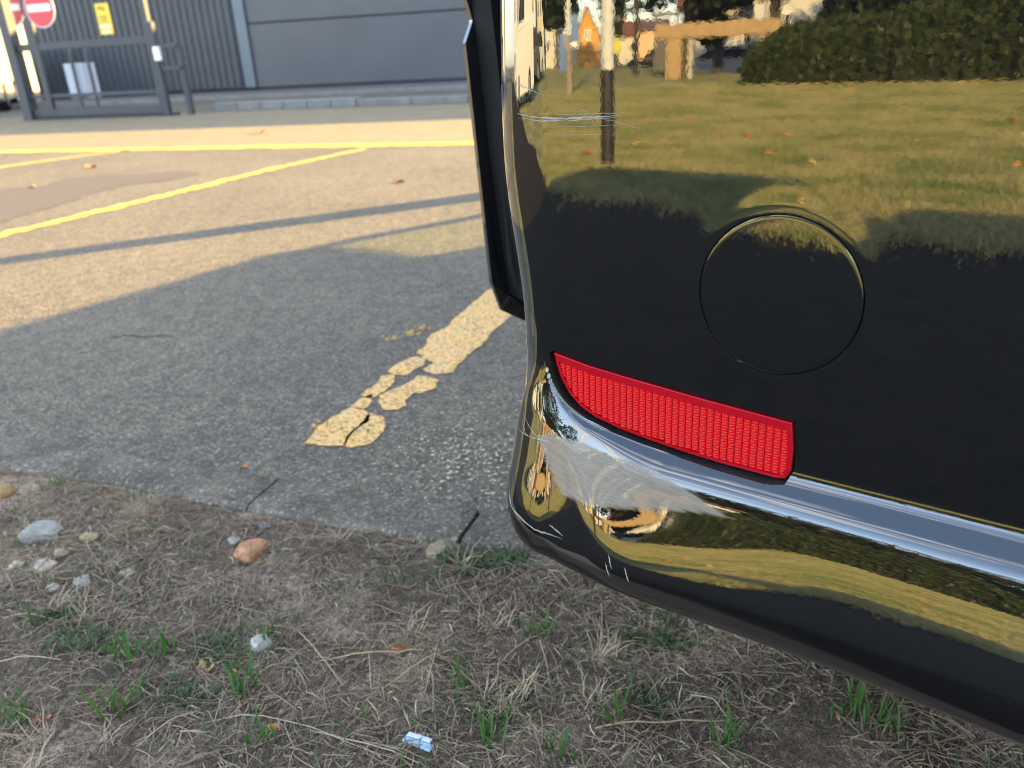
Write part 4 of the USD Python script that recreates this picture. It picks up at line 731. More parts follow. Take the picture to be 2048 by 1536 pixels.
def leaves(base, n, L, r, tilt=(.9, 1.45), wr=.55):             # rosettes of small leaves
    M = len(base); c = np.repeat(base, n, 0); th = r.uniform(0, 2 * np.pi, M * n); ti = r.uniform(*tilt, M * n); l = L * r.uniform(.5, 1.2, M * n); d = np.stack([np.sin(ti) * np.cos(th), np.sin(ti) * np.sin(th), np.cos(ti)], 1); s = np.cross(d, [0, 0, 1.]); s /= np.linalg.norm(s, axis=1, keepdims=True)
    o = c + d * (l * r.uniform(.1, 1.1, M * n))[:, None]; w = l * wr; v = np.stack([o, o + d * (l * .5)[:, None] + s * w[:, None] / 2, o + d * l[:, None], o + d * (l * .5)[:, None] - s * w[:, None] / 2], 1)
    i = np.arange(M * n) * 4; return tm(v.reshape(-1, 3), np.vstack([np.c_[i, i + 1, i + 2], np.c_[i, i + 2, i + 3]]))
p[:, 2] = soil_at(p) + .001
extra = []
for (x, y, n, sx_p, sy_p) in [(960, 1130, 120, 75, 28), (1010, 1120, 60, 40, 18), (180, 1300, 90, 80, 34), (450, 1310, 60, 50, 30), (360, 1400, 60, 55, 26), (1000, 1420, 50, 60, 30), (1290, 1400, 40, 45, 26), (1330, 1290, 50, 50, 20), (120, 1240, 40, 50, 20)]:
    for _ in range(n):
        q = G(x + r.normal(0, sx_p * .6), y + r.normal(0, sy_p * .6))
        if -((q - K(0, 0)) @ kn) - kw > -.03: extra.append(q)
extra = A(extra); extra[:, 2] = soil_at(extra) + .002
obj('ground_weeds', cat_([leaves(p, 6, .0055, r), leaves(extra, 9, .0095, r, (.5, 1.4), .5)]), WEED, kind='stuff', label='low dark green weeds creeping over the soil')
# short green shoots everywhere on the verge
p, b, r = verge_pts(5200, 71, lo=.02); p = p[fbm(p * 3. + 3, 3, 77) > .46]; N = len(p); S = 4; t = np.linspace(0, 1, S); th = r.uniform(0, 6.28, N); L = r.uniform(.012, .04, N); be = r.uniform(.2, 1.3, N)
d = np.stack([np.cos(th), np.sin(th), np.zeros(N)], 1); p[:, 2] = soil_at(p); an_ = (.15 + be[:, None] * t[None]); st = (L / (S - 1))[:, None]
cl = p[:, None] + np.cumsum(np.sin(an_) * st, 1)[..., None] * d[:, None] + np.cumsum(np.cos(an_) * st, 1)[..., None] * A([0, 0, 1.])
obj('grass_shoots', ribbons(cl, r.uniform(.0008, .0020, (N, 1)) * A([[1, 1, .8, .15]]), np.cross(d, [0, 0, 1.])), BLADE, kind='stuff', label='short green grass shoots on the verge')

# fallen leaves
def leaf_mesh(L, seed):
    r = np.random.default_rng(seed); n = 14; an = np.linspace(0, 2 * np.pi, n, endpoint=False); rr = L * (.32 + .2 * np.abs(np.cos(an * 2.5)) + r.uniform(-.04, .04, n)); z = L * (.16 * np.cos(an * 2 + seed) + .10 * r.random(n)) + L * .12
    v = np.vstack([np.c_[rr * np.cos(an) * 1.25, rr * np.sin(an) * .8, z], [[0, 0, L * .05]]]); return tm(v, [[n, i, (i + 1) % n] for i in range(n)])
LT = [(.40, .13, .035), (.50, .22, .06), (.33, .13, .05), (.45, .30, .12)]
LM = [simple(f'leaf_tone_{i}', c, .7, var=.25, scale=60.) for i, c in enumerate(LT)]
for i, (px, L, lb) in enumerate([((518, 268), .15, 'bright orange fallen leaf on the sunlit lane before the warehouse'), ((182, 336), .10, 'brown fallen leaf beyond the brown stain, left of the long line'), ((797, 366), .08, 'small orange leaf on the sunlit asphalt right of the long line'), ((66, 376), .06, 'tiny brown leaf lying on the brown stain'), ((488, 935), .018, 'tiny orange scrap of leaf by the kerb'), ((460, 1360), .022, 'reddish leaf scrap below the tall tuft'), ((90, 1450), .024, 'reddish leaf scrap at the far left near the bottom'), ((420, 1345), .03, 'dark red brown leaf among the weeds'), ((800, 1315), .03, 'dark red brown leaf in the straw right of centre'), ((550, 1475), .02, 'pinkish leaf scrap at the bottom')]):
    c = G(*px); v = -((c - K(0, 0)) @ kn); z = float(soil_at(c)[0]) + .002 if v > 0 else .001
    m_ = leaf_mesh(L, i); obj('fallen_leaf', tm(m_.vertices + [c[0], c[1], z], m_.faces), LM[i % 4], label=lb, cat='leaf')

r = np.random.default_rng(5); nl = 0; first = {}
for i in range(110):
    az = r.uniform(-141, -109); d = r.uniform(5.2, 15) if i < 75 else r.uniform(14, 20)
    if i >= 75: az = r.uniform(-141, -120); d = 16.2 - .11 * abs(az + 130) + r.normal(0, .25)
    q = pol(az, d); kd_ = i % 4
    if kd_ not in first:
        T = thing('orange_leaf', 'curled orange brown leaf lying on the sunlit lawn', 'leaf', (q[0], q[1], .02), 'leaves on the lawn'); used_v = leaf_mesh(.12, 20 + kd_); obj('leaf_blade', tm(used_v.vertices + [q[0], q[1], .02], used_v.faces), LM[kd_], T); first[kd_] = T
    else: copy_of(first[kd_], 'orange_leaf', (q[0], q[1], .015), r.uniform(0, 360), r.uniform(.6, 1.1), 'curled orange brown leaf lying on the sunlit lawn', 'leaves on the lawn', cat='leaf')

# the lawn's blades, as patches
LG = UsdGeom.PointInstancer.Define(stage, '/World/lawn_grass'); tag(LG.GetPrim(), 'short dry and green lawn grass', None, None, 'stuff')
prot = []
for k in range(6):
    r = np.random.default_rng(900 + k); N = 900; p = np.c_[np.clip(r.normal(0, .17, (N, 2)), -.5, .5), np.zeros(N)]; S = 3; t = np.linspace(0, 1, S); th = r.uniform(0, 6.28, N); L = r.uniform(.02, .055, N); be = r.uniform(.4, 1.6, N); d = np.stack([np.cos(th), np.sin(th), np.zeros(N)], 1)
    an_ = .2 + be[:, None] * t[None]; st = (L / (S - 1))[:, None]; cl = p[:, None] + np.cumsum(np.sin(an_) * st, 1)[..., None] * d[:, None] + np.cumsum(np.cos(an_) * st, 1)[..., None] * A([0, 0, 1.])
    mesh_ = ribbons(cl, r.uniform(.003, .007, (N, 1)) * A([[1, .8, .2]]), np.cross(d, [0, 0, 1.])); pth = f'/World/lawn_grass/grass_patch_{k:03d}' if k else '/World/lawn_grass/grass_patch'
    usdkit.mesh(stage, pth, mesh_, GRASS); prot.append(pth)
LG.CreatePrototypesRel().SetTargets([Sdf.Path(x) for x in prot])
r = np.random.default_rng(12); pos = []
for _ in range(6500):
    az = r.uniform(-143, -106); d = 1.3 + 17 * r.random() ** .75; q = pol(az, d)
    bq = -((q - K(0, 0)) @ kn) - kw
    if bq > 4.0 + r.uniform(-.3, .3): pos.append(q + [0, 0, -.022])
pos = A(pos); n = len(pos); ang = r.uniform(0, 2 * np.pi, n)
LG.CreatePositionsAttr(Vt.Vec3fArray.FromNumpy(pos.astype(np.float32))); LG.CreateProtoIndicesAttr(Vt.IntArray.FromNumpy(r.integers(0, 6, n).astype(np.int32)))
LG.CreateOrientationsAttr(Vt.QuathArray([Gf.Quath(float(math.cos(a / 2)), 0, 0, float(math.sin(a / 2))) for a in ang])); LG.CreateScalesAttr(Vt.Vec3fArray.FromNumpy(np.repeat(r.uniform(.7, 1.15, (n, 1)), 3, 1).astype(np.float32)))

# ------------------------------------------------------------------ across the lawn: what the lacquer mirrors
POLEW = simple('weathered_white_paint', (.50, .52, .52), .6, var=.15, scale=12., bump=.002, bscale=50); POLED = simple('dark_bitumen_paint', (.012, .011, .011), .6, var=.3, scale=15.)
c = pol(-113.1, 5.90); T = thing('lamp_post', 'stout lamp post, white above a black foot, on the lawn', 'post', c)
obj('black_foot', tube([c + [0, 0, -.03], c + [0, 0, .72]], [.052, .050], 20), POLED, T, smooth=50); obj('white_shaft', tube([c + [0, 0, .722], c + [0, 0, 3.6]], [.049, .044], 20), POLEW, T, smooth=50); obj('post_cap', tube([c + [0, 0, 3.602], c + [0, 0, 3.66]], [.05, .03], 16), POLED, T, smooth=50)
c = pol(-110.7, 16.2); T = thing('thin_pole', 'thin pale pole beyond the white lamp post', 'post', c); obj('foot', tube([c, c + [0, 0, 1.1]], [.05, .048], 12), simple('pole_brown', (.26, .2, .15), .7), T, smooth=50); obj('shaft', tube([c + [0, 0, 1.102], c + [0, 0, 4.]], [.046, .04], 12), POLEW, T, smooth=50)
c = pol(-115.3, 26.); T = thing('dark_pole', 'thin dark pole at the far lawn edge', 'post', c); obj('shaft', tube([c, c + [0, 0, 5.]], [.07, .06], 12), POLED, T, smooth=50); obj('bracket', tube([c + [0, 0, 4.6], c + [.5, .2, 4.75]], [.03, .02], 8), POLED, T)
WOOD = simple('weathered_timber', (.36, .25, .13), .85, col2=(.24, .16, .085), scale=7., bump=.01, bscale=30)
c = pol(-117.8, 22.4); ex = pol(-124.5, 22.) - pol(-117.8, 22.4); el = np.linalg.norm(ex); ex /= el
T = thing('timber_barrier', 'massive weathered timber beam on a post at the lawn edge', 'barrier', c)
obj('post', obox(c + [0, 0, .46], (.40, .34, .98), ex, ch=.03), WOOD, T); obj('post', obox(c + ex * (el - .3) + [0, 0, .46], (.40, .34, .98), ex, ch=.03), WOOD, T); obj('brace', obox(c + ex * .42 + A([0, 0, .45]), (.12, .2, .98), ex, ch=.02), simple('grey_timber', (.36, .33, .28), .85), T); obj('beam', obox(c + ex * (el / 2 - .25) + [0, 0, 1.13], (el + .5, .36, .37), ex, ch=.04), WOOD, T)
HED = islands('hedge_leaf', [(0, (.035, .05, .014)), (.4, (.09, .105, .027)), (.75, (.155, .16, .042)), (.93, (.215, .20, .055)), (1, (.30, .15, .05))], .55, .25)
TREEL = islands('tree_leaf', [(0, (.012, .022, .010)), (.5, (.025, .045, .018)), (1, (.05, .07, .025))], .6, .25)
TREEL2 = islands('yellowing_leaf', [(0, (.05, .06, .012)), (.5, (.11, .11, .03)), (1, (.2, .15, .04))], .6, .3)
BARK = simple('bark', (.07, .055, .045), .9, var=.3, scale=8., bump=.02, bscale=20)
def leafcloud(cen, radii, n, L, seed, R=None, shell=.55):       # leaf-sized faces through a lumpy volume
    r = np.random.default_rng(seed); q = r.normal(size=(n, 3)); q /= np.linalg.norm(q, axis=1, keepdims=True); rad = r.uniform(shell, 1, n) ** .6 * (.72 + .56 * fbm(q * 2.2 + seed, 3, seed)); q = q * rad[:, None] * A(radii)
    if R is not None: q = q @ R.T
    keep = fbm(q * (1.6 / max(.3, min(radii))) + seed, 2, seed + 3) > .36; q = q[keep] + A(cen); M = len(q); d = r.normal(size=(M, 3)); d /= np.linalg.norm(d, axis=1, keepdims=True); s = np.cross(d, r.normal(size=(M, 3))); s /= np.linalg.norm(s, axis=1, keepdims=True); l = L * r.uniform(.6, 1.3, M)[:, None]
    v = np.stack([q - d * l / 2, q + s * l * .35, q + d * l / 2, q - s * l * .35], 1); i = np.arange(M) * 4; return tm(v.reshape(-1, 3), np.vstack([np.c_[i, i + 1, i + 2], np.c_[i, i + 2, i + 3]]))
# clipped but bulging hedge, along the lawn
h0, h1 = pol(-122.2, 17.4), pol(-147, 16.0); hx = h1 - h0; hl = np.linalg.norm(hx); hx /= hl; hy = A([-hx[1], hx[0], 0.]); hy = hy if hy[:2] @ (MP - h0[:2]) > 0 else -hy
T = thing('hedge', 'bulging dark olive hedge along the lawn edge', 'hedge', (h0 + h1) / 2)
def hedge_top(t): return np.interp(t, [0, .10, .25, .38, .6, .72, .8, .9, 1], [.75, 1.05, 1.15, 1.28, 1.62, 1.60, 1.45, 1.0, 1.2])
r = np.random.default_rng(77); n = 26000; t = r.random(n); ph = r.uniform(0, np.pi, n); ht = hedge_top(t); dep = .85 * (.8 + .4 * fbm(np.c_[t * 14, ph, ph * 0], 3, 6)); lum = .80 + .38 * fbm(np.c_[t * 26, ph * 2.2, ph * 0], 3, 8); lum *= r.uniform(.86, 1.02, n)
q = h0 - hy * .7 + np.outer(t * hl, hx) + np.outer(np.cos(ph) * dep * lum, hy); q[:, 2] = np.maximum(np.abs(np.sin(ph)) ** .6 * ht * lum, .02)
d = r.normal(size=(n, 3)); d /= np.linalg.norm(d, axis=1, keepdims=True); s_ = np.cross(d, r.normal(size=(n, 3))); s_ /= np.linalg.norm(s_, axis=1, keepdims=True); l = .085 * r.uniform(.6, 1.4, n)[:, None]; v = np.stack([q - d * l / 2, q + s_ * l * .35, q + d * l / 2, q - s_ * l * .35], 1); i = np.arange(n) * 4
obj('foliage', tm(v.reshape(-1, 3), np.vstack([np.c_[i, i + 1, i + 2], np.c_[i, i + 2, i + 3]])), HED, T)
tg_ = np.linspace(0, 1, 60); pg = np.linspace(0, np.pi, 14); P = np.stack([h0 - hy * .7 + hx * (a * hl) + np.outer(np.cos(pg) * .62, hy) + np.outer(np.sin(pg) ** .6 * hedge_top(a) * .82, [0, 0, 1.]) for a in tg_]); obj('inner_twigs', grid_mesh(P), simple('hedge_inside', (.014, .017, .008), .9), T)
def tree(az, d, h, lobes, label, mat=TREEL, seed=1, z0=-.8, tr=.22, n=5200, L=.28, nm='tree'):
    c = pol(az, d, z0); T = thing(nm, label, 'tree', c); r = np.random.default_rng(seed); sidev = A([math.cos(math.radians(az)), -math.sin(math.radians(az)), 0])
    obj('trunk', tube([c, c + [.05, .03, h * .35], c + [-.05, .1, h * .7], c + [0, 0, h * .95]], [tr, tr * .75, tr * .4, .03], 10), BARK, T, smooth=60)
    for k in range(5): a_ = r.uniform(0, 6.28); z_ = h * r.uniform(.3, .6); obj('limb', tube([c + [0, 0, z_], c + [math.cos(a_) * h * .12, math.sin(a_) * h * .12, z_ + h * .10], c + [math.cos(a_) * h * .22, math.sin(a_) * h * .22, z_ + h * .22]], [tr * .4, tr * .25, .02], 6), BARK, T)
    obj('crown', cat_([leafcloud(c + sidev * sx + A([0, 0, sz_]), (rx, rx, rz), n // len(lobes), L, seed * 10 + k) for k, (sx, sz_, rx, rz) in enumerate(lobes)]), mat, T)
# crown lobes: sideways (positive = left in the mirror), height, radius, half height
tree(-118.6, 29, 9.5, [(0, 5.2, 2.6, 2.4), (-1.4, 3.6, 1.6, 1.0), (1.6, 3.7, 1.7, 1.1), (.3, 7.5, 1.8, 2.0)], 'broad dark tree hanging low over the timber barrier', seed=3)
tree(-124.0, 27, 9, [(0, 5.0, 2.6, 2.4), (-1.8, 3.9, 1.5, .9), (1.5, 3.6, 1.6, 1.0)], 'dark tree behind the left end of the hedge', seed=4)
tree(-120.6, 33, 6, [(0, 3.2, 1.1, 1.5), (.4, 2.2, .8, .8)], 'small olive tree behind the timber beam', TREEL2, 5, n=2600, L=.2)
tree(-130.0, 26, 10, [(0, 5.6, 3.0, 2.6), (2.0, 4.4, 1.8, 1.2), (-2.2, 4.5, 1.8, 1.2)], 'dark tree with bare lower trunk behind the hedge middle', seed=6)
tree(-136.5, 28, 11, [(0, 6.2, 3.2, 2.8), (2.2, 4.8, 1.8, 1.2)], 'tall dark tree behind the right part of the hedge', seed=7)
tree(-132.6, 22.5, 6.5, [(0, 3.0, 1.9, 1.7), (1.1, 2.0, 1.3, .9)], 'dense dark bushy tree just behind the hedge middle', seed=21)
tree(-138.2, 22.5, 7, [(0, 3.2, 2.0, 1.9), (-1.2, 2.1, 1.4, 1.0)], 'dense dark bushy tree behind the hedge end', seed=22)
tree(-142.8, 23, 7.5, [(0, 3.4, 2.2, 2.1), (1.2, 2.1, 1.5, 1.0)], 'rounded dark tree right of the hedge end', seed=23)
tree(-146, 30, 12, [(0, 6.5, 3.6, 3.2), (2.4, 5, 2, 1.4)], 'tall tree at the far right beyond the hedge', seed=17)
tree(-110.2, 40, 10, [(0, 6.0, 2.2, 2.8), (.6, 3.5, 1.5, 1.1)], 'dark drooping tree beyond the thin pale pole', seed=8, L=.34)
tree(-113.75, 52, 9, [(0, 4.2, .8, 3.4), (0, 6.5, .6, 2.4)], 'slim green poplar behind the white lamp post', islands('poplar_leaf', [(0, (.03, .05, .02)), (1, (.07, .11, .04))], .6, .25), 9, n=3000, L=.3)
def house(c, face, w, dp, h, rh, wall, roof, label, win=(), gable=False, chim=True, door=None):
    x = frame_of(face); nx = A(face, float); nx = nx / np.linalg.norm(nx); sx = np.cross([0, 0, 1.], nx)      # nx: towards the viewer
    T = thing('house', label, 'house', c)
    def B(u, o, z): return A(c) + sx * u + nx * o + A([0, 0, z])
    def HB(u, o, z, du_, do, dz, ch=0.): return obox(B(u, o, z), (du_, do, dz), sx, ch=ch)
    if gable: body = prism([(-w / 2, 0), (w / 2, 0), (w / 2, h), (0, h + rh), (-w / 2, h)], B(0, 0, 0), sx, [0, 0, 1.], dp); n3 = np.cross(sx, [0, 0, 1.]); body.apply_translation(-n3 * dp if n3 @ nx > 0 else [0, 0, 0])
    else: body = HB(0, -dp / 2, h / 2, w, dp, h)
    obj('wall', body, wall, T); e = .35
    if gable:
        R = obj('roof', cat_([tm([B(s * (w / 2 + e), .3, h - e * rh / (w / 2) + .03), B(0, .3, h + rh + .03), B(0, -dp - .3, h + rh + .03), B(s * (w / 2 + e), -dp - .3, h - e * rh / (w / 2) + .03), B(s * (w / 2 + e), .3, h - e * rh / (w / 2) + .16), B(0, .3, h + rh + .18), B(0, -dp - .3, h + rh + .18), B(s * (w / 2 + e), -dp - .3, h - e * rh / (w / 2) + .16)], [[0, 1, 2], [0, 2, 3], [4, 6, 5], [4, 7, 6], [0, 4, 5], [0, 5, 1], [3, 2, 6], [3, 6, 7], [0, 3, 7], [0, 7, 4]]) for s in (-1, 1)]), roof, T)
    else:
        pr = prism([(-dp / 2 - e, 0), (dp / 2 + e, 0), (0, rh)], B(-w / 2 - e, -dp / 2, h), nx, [0, 0, 1.], w + 2 * e); n3 = np.cross(nx, [0, 0, 1.]); pr.apply_translation([0, 0, 0] if n3 @ sx > 0 else sx * (w + 2 * e)); R = obj('roof', pr, roof, T)
    if chim: obj('chimney', HB(w * .25, -dp / 2, h + rh * .9, .6, .6, 1.4), simple('chimney_brick_' + label[:6].replace(' ', '_'), (.25, .12, .08), .9), R)
    for (u, z, ww, hh) in win:
        f_ = obj('window', cat_([HB(u - ww / 2, .02, z, .09, .08, hh + .09), HB(u + ww / 2, .02, z, .09, .08, hh + .09), HB(u, .02, z + hh / 2, ww - .09, .08, .09), HB(u, .02, z - hh / 2, ww - .09, .10, .09), HB(u, .02, z, .05, .06, hh - .09)]), WHITES, T); obj('pane', HB(u, .012, z, ww, .02, hh), DARKP, f_)
    if door: obj('door', HB(door, .03, 1.05, 1.0, .08, 2.1, .01), simple('house_door_' + label[:6].replace(' ', '_'), (.12, .07, .05), .6), T)
CREAM = simple('cream_render', (.46, .40, .30), .9, var=.08, scale=1.5); WHITE_R = simple('white_render', (.50, .50, .48), .9, var=.07, scale=1.5); ORANGE_R = simple('ochre_render', (.52, .29, .08), .9, var=.1, scale=1.5); PEACH = simple('peach_render', (.60, .40, .26), .9, var=.08, scale=1.5)
TILE = simple('red_roof_tile', (.20, .075, .05), .85, var=.25, scale=3., bump=.03, bscale=8); TILE2 = simple('brown_roof_tile', (.15, .085, .06), .85, var=.25, scale=3., bump=.03, bscale=8)
toM = lambda c: A([MP[0] - c[0], MP[1] - c[1], 0])
def hs(az, d, *a, **k): c = pol(az, d, -.8); house(c, toM(c), *a, **k)
W2 = lambda w: [(-w * .28, 1.6, .9, 1.2), (w * .05, 1.6, .9, 1.2), (-w * .28, 4.2, .9, 1.2), (w * .05, 4.2, .9, 1.2), (w * .33, 4.2, .9, 1.2)]
hs(-112.1, 62, 1.75, 8, 2.3, 1.9, ORANGE_R, TILE, 'narrow ochre gabled house with a steep red roof', win=[(0, 2.4, .3, .7)], gable=True, chim=False)
hs(-115.15, 78, 4.2, 7, 2.3, 1.3, WHITE_R, TILE, 'low white house with brown red roof far down the street', win=[(-1.2, 1.4, .5, .8), (.2, 1.4, .5, .8), (1.3, 1.4, .5, .8)])
hs(-116.3, 70, 2.2, 7, 2.6, .9, PEACH, TILE2, 'peach house right of the low white house', win=[(-.4, 1.6, .4, .7)], chim=False)
hs(-121.0, 46, 4.5, 8, 3.2, 1.6, WHITE_R, TILE, 'white house with a red roof behind the timber barrier', win=[(-1.2, 1.9, .7, 1.), (.8, 1.9, .7, 1.)])
hs(-125.6, 44, 4.6, 8, 3.5, 1.5, WHITE_R, TILE2, 'long white house seen above the left of the hedge', win=[(-1.3, 2.2, .7, 1.), (.9, 2.2, .7, 1.)])
hs(-131.0, 46, 6.0, 8, 4.0, 2.0, CREAM, TILE, 'cream house behind the middle of the hedge', win=W2(6)[:2])
hs(-137.5, 48, 6.5, 8, 4.6, 2.0, WHITE_R, TILE, 'white two storey house at the far end of the hedge', win=W2(6.5))
hs(-109.0, 75, 3.2, 8, 4.0, 1.8, WHITE_R, TILE, 'white gabled house far beyond the parking', win=[(-.6, 1.8, .6, 1), (.6, 1.8, .6, 1), (0, 3.6, .6, .9)], gable=True)
hs(-104.5, 60, 6, 9, 6.0, 2.2, CREAM, TILE2, 'cream two storey house left of the lawn', win=W2(6), door=2.2)
hs(-97, 52, 8, 9, 6.2, 2.4, WHITE_R, TILE, 'large white house across the parking', win=W2(8), door=2.8)
hs(-88, 56, 9, 9, 5.4, 2.4, PEACH, TILE2, 'wide peach house across the parking', win=W2(9), door=3.)
hs(-79, 50, 7, 9, 6.6, 2.4, WHITE_R, TILE, 'tall white house at the end of the parking', win=W2(7), door=2.4)
BLUES = simple('sign_blue', (.02, .10, .34), .4)
def panel_sign(az, d, w, z0, z1, mat, label, nm='banner_sign'):
    c = pol(az, d, 0.); f_ = toM(c); f_ /= np.linalg.norm(f_); s_ = np.cross([0, 0, 1.], f_); T = thing(nm, label, 'sign', c)
    obj('panel', obox(c + [0, 0, (z0 + z1) / 2], (w, .05, z1 - z0), s_, ch=.01), mat, T)
    for k in (-1, 1): obj('post', obox(c + s_ * (w / 2 * k * .8) - f_ * .06 + A([0, 0, (z1 - .8) / 2 - .1]), (.06, .06, z1 + .7), s_), FRAME, T)
    return T, c, s_, f_
T_, c_, s2, f2 = panel_sign(-111.2, 38, .42, .80, 2.2, BLUES, 'tall blue panel sign with a white strip beside the ochre house')
obj('white_strip', obox(c_ + f2 * .03 + A([0, 0, .98]), (.34, .02, .18), s2), WHITES, T_)
panel_sign(-110.4, 34, .26, -.1, 1.35, BLUES, 'narrow blue upright board at the lawn edge', 'blue_board')
c = pol(-114.0, 45, -.3); T = thing('yellow_sign', 'small bright yellow sign figure by the far street', 'sign', c); obj('plate', prism([(-.18, .75), (.18, .75), (.26, 1.2), (.1, 1.3), (.12, 1.55), (-.12, 1.55), (-.1, 1.3), (-.26, 1.2)], c, np.cross([0, 0, 1.], toM(c) / np.linalg.norm(toM(c))), [0, 0, 1.], .03), simple('acid_yellow', (.45, .42, .03), .5), T); obj('stem', tube([c - [0, 0, .5], c + [0, 0, .78]], [.05, .05], 8), POLED, T)
c = pol(-117.2, 27, -.3); f_ = toM(c); f_ /= np.linalg.norm(f_); s_ = np.cross([0, 0, 1.], f_); T = thing('dark_shelter', 'dark grey open sided shelter beside the timber barrier', 'shelter', c)
for u in (-.32, .32): obj('shelter_post', obox(c + s_ * u + A([0, 0, .8]), (.06, .5, 2.3), s_), FRAME, T)
obj('shelter_wall', obox(c + A([0, 0, .95]), (.58, .06, 1.2), s_), simple('dull_slate', (.06, .062, .07), .6), T); obj('shelter_roof', obox(c + A([0, 0, 1.98]), (.9, .8, .08), s_, ch=.01), FRAME, T)
def carthing(c, face, L, H, col, label, roof=.62, van=False, Wd=1.75, cat='car'):
    x = A(face, float); x /= np.linalg.norm(x); y = np.cross([0, 0, 1.], x); T = thing('parked_van' if van else 'parked_car', label, cat, c); mt = simple('car_paint_' + '_'.join(label.split()[:4]), col, .25, coat=1.)
    def B(u, o, z): return A(c) + x * u + y * o + A([0, 0, z])
    low = [(-L / 2, .28), (-L / 2 + .05, .55 * H), (-L * .47, .60 * H), (L * .40, .56 * H), (L / 2 - .04, .48 * H), (L / 2, .3), (L / 2 - .2, .22), (-L / 2 + .2, .22)]
    top = [(-L * .46, .60 * H), (-L * .45, .97 * H), (-L * .40, H), (L * .22, H), (L * .38, .57 * H)] if van else [(-L * .44, .60 * H), (-L * .33, .93 * H), (-L * .22, H), (L * .08, H), (L * .26, .58 * H)]
    def ex(out, w0, o=0.):
        e = trimesh.creation.extrude_polygon(Polygon(out).buffer(.04).buffer(-.04), w0, engine='earcut'); v = e.vertices; fl = np.linalg.det(np.stack([x, [0, 0, 1.], y])) > 0; return tm(A(c) + np.outer(v[:, 0], x) + np.outer(v[:, 1], [0, 0, 1.]) + np.outer(v[:, 2] - w0 / 2 + o, y), e.faces if fl else e.faces[:, ::-1])
    obj('body', cat_([ex(low, Wd), ex(top, Wd * .86)]), mt, T, smooth=25)
    ins = Polygon(top).buffer(-.09); ins = ins.intersection(sbox(-L * (.02 if van else .6), 0, L, H * 2)); wp = A(ins.exterior.coords)[:-1]
    for s in (-1, 1): obj('side_window', ex(wp, .02, s * (Wd * .43 + .006)), DARKP, T)
    t0, t1 = A(top[-2]), A(top[-1]); dd_ = t1 - t0; nn_ = A([-dd_[1], dd_[0]]); nn_ = nn_ / np.linalg.norm(nn_); nn_ = nn_ if nn_[1] > 0 else -nn_; a_, b2_ = t0 + dd_ * .1 + nn_ * .012, t0 + dd_ * .92 + nn_ * .012
    qd = np.stack([B(a_[0], -Wd * .38, a_[1]), B(a_[0], Wd * .38, a_[1]), B(b2_[0], Wd * .40, b2_[1]), B(b2_[0], -Wd * .40, b2_[1])]); obj('windscreen', tm(qd, [[0, 1, 2], [0, 2, 3]]), DARKP, T)
    Rw = np.stack([x, [0, 0, 1.], y], 1)
    for u in (-L * .30, L * .31):
        for s in (-1, 1):
            w_ = trimesh.creation.cylinder(.31, .2, sections=28); Wh = obj('wheel', tm(w_.vertices @ Rw.T + B(u, s * (Wd / 2 - .09), .31), w_.faces), RUBBER, T, smooth=40); w_ = trimesh.creation.cylinder(.20, .215, sections=24); obj('rim', tm(w_.vertices @ Rw.T + B(u, s * (Wd / 2 - .09), .31), w_.faces), RIM, Wh, smooth=40)
    for s in (-1, 1): obj('headlight', obox(B(L / 2 - .06, s * Wd * .36, .43 * H), (.12, .3, .14), x, ch=.03), WHITES, T); obj('tail_light', obox(B(-L / 2 + .03, s * Wd * .40, .5 * H), (.06, .16, .3), x, ch=.01), REDS, T)
sdir = A([math.cos(math.radians(-120)), -math.sin(math.radians(-120)), 0])
carthing(pol(-120.4, 39, -.8), sdir, 4.1, 1.42, (.32, .33, .35), 'silver car parked beyond the timber barrier')
carthing(pol(-123.4, 41, -.8), -sdir, 4.2, 1.45, (.02, .07, .09), 'dark teal car half hidden behind the hedge end')
carthing(pol(-116.9, 52, -.8), sdir, 4.0, 1.45, (.02, .02, .025), 'black car on the far street before the peach house')
# left of the parking: a white van, and things beyond the gate
carthing(pol(-89, 15.5), A([.35, 1, 0]), 5.2, 2.3, (.62, .62, .61), 'white delivery van parked at the left of the parking', van=True, Wd=1.95, cat='van')
carthing(pol(-99, 24), A([.1, 1, 0]), 4.3, 1.45, (.05, .055, .06), 'dark grey car parked along the left of the parking')
carthing(pol(-103, 27), A([.1, 1, 0]), 4.2, 1.45, (.42, .43, .44), 'pale grey car parked next to the dark grey one')
gq = G(10, 222); carthing(gq + A([-1.3, 1.0, 0]), A([.45, -1, 0]), 4.3, 1.5, (.20, .205, .215), 'grey car behind the gate at the left edge of the photo')
hc = G(-40, 190); hc = hc / 1.; house(A([-19.5, 33, -.02]), A([1, -.35, 0]), 14, 8, 5.5, 2.2, simple('pale_yellow_render', (.60, .54, .36), .9), TILE, 'pale yellow sunlit house beyond the gate at the left edge', win=[(-4, 3.6, 1., 1.2), (4, 3.6, 1., 1.2)], chim=False)

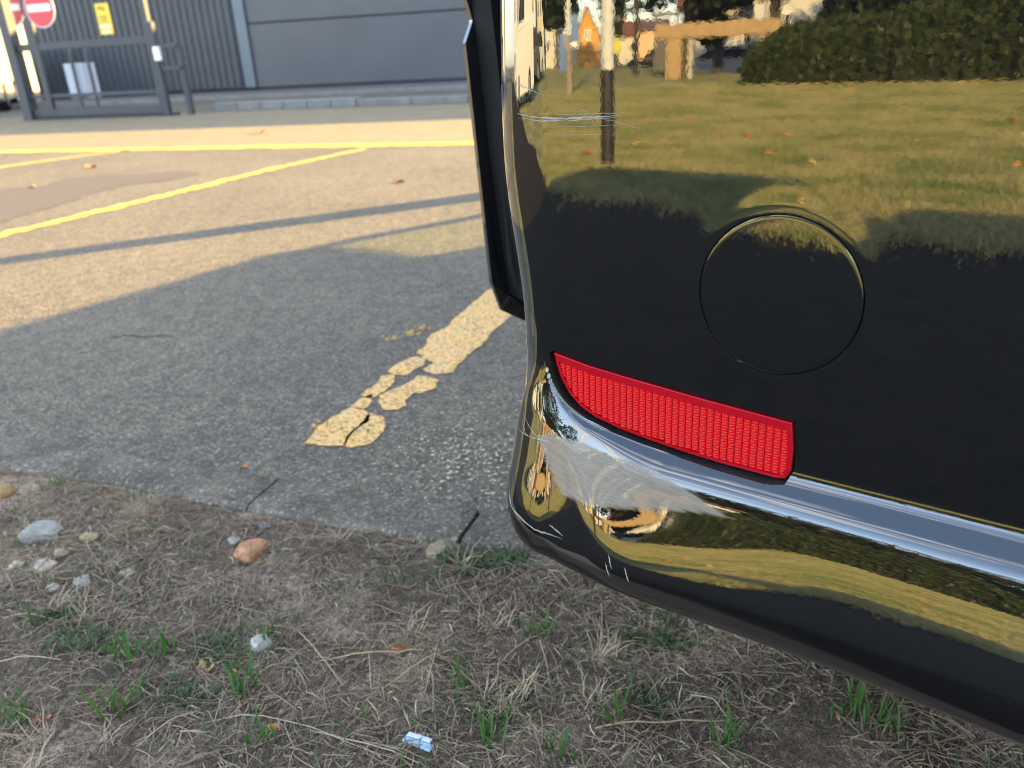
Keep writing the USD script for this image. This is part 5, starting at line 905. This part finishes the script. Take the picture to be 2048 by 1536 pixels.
c = A([2.30, 6.27, 0.]); T = thing('wooden_post', 'unseen tapered post added beyond the black minibus to cast a thin shadow', 'post', c)  # unseen, added only to throw the thin shadow bar across the asphalt
obj('shaft', tube([c + [0, 0, -.1], c + [0, 0, 2.4]], [.19, .06], 20), WOOD, T, smooth=50)

carthing(car(2.62, 2.75, 0.), FW, 4.6, 1.78, (.03, .035, .05), 'dark blue people carrier placed unseen right of the black minibus for its shadow', van=True, Wd=1.85)  # unseen vehicle, added to widen the mirrored shadow on the lawn

r = np.random.default_rng(141); gp = []
while len(gp) < 900:
    x, y = r.uniform(-40, 1080), r.uniform(440, 1050); c = G(x, y)
    if (c - K(0, 0)) @ kn > .01: gp.append(c)
gp = A(gp); n = len(gp); sz = .0012 + .0045 * r.random(n) ** 4; v = gp[:, None] + ico.vertices[None] * sz[:, None, None] * [1, 1, .6]; v[..., 2] += .0005
obj('asphalt_grit', tm(v.reshape(-1, 3), (ico.faces[None] + (np.arange(n) * 12)[:, None, None]).reshape(-1, 3)), GRAVEL, kind='stuff', label='loose grit on the asphalt')
oc = []
for (x, y, k_) in [(785, 675, 9), (820, 668, 16), (845, 660, 10), (862, 655, 5), (630, 852, 5)]:
    for _ in range(k_):
        c = G(x + r.normal(0, 7), y + r.normal(0, 3)); q = r.uniform(.003, .009); an = np.sort(r.uniform(0, 6.28, 6)); p_ = np.c_[c[0] + q * np.cos(an), c[1] + q * np.sin(an), np.full(6, .003)]; oc.append(tm(np.vstack([p_, [c[0], c[1], .0045]]), [[6, k, (k + 1) % 6] for k in range(6)]))
obj('orange_paint_crumbs', cat_(oc), simple('orange_crumb', (.62, .36, .06), .7), kind='stuff', label='orange paint crumbs beside the worn stripe')
tc = A([G(x, y, .0) for x, y in [(190, 681), (225, 676), (258, 671), (285, 675), (330, 671), (350, 676)]]); w_ = A([.001, .0035, .005, .003, .004, .001]); dt = np.gradient(tc, axis=0); nn_ = np.cross(dt, [0, 0, 1.]); nn_ /= np.linalg.norm(nn_, axis=1, keepdims=True)
obj('asphalt_crack', grid_mesh(np.stack([tc + nn_ * w_[:, None] + [0, 0, .002], tc - nn_ * w_[:, None] + [0, 0, .002]], 1)[::-1]), GAPM, label='short dark crack in the shaded asphalt at the left', cat='crack')
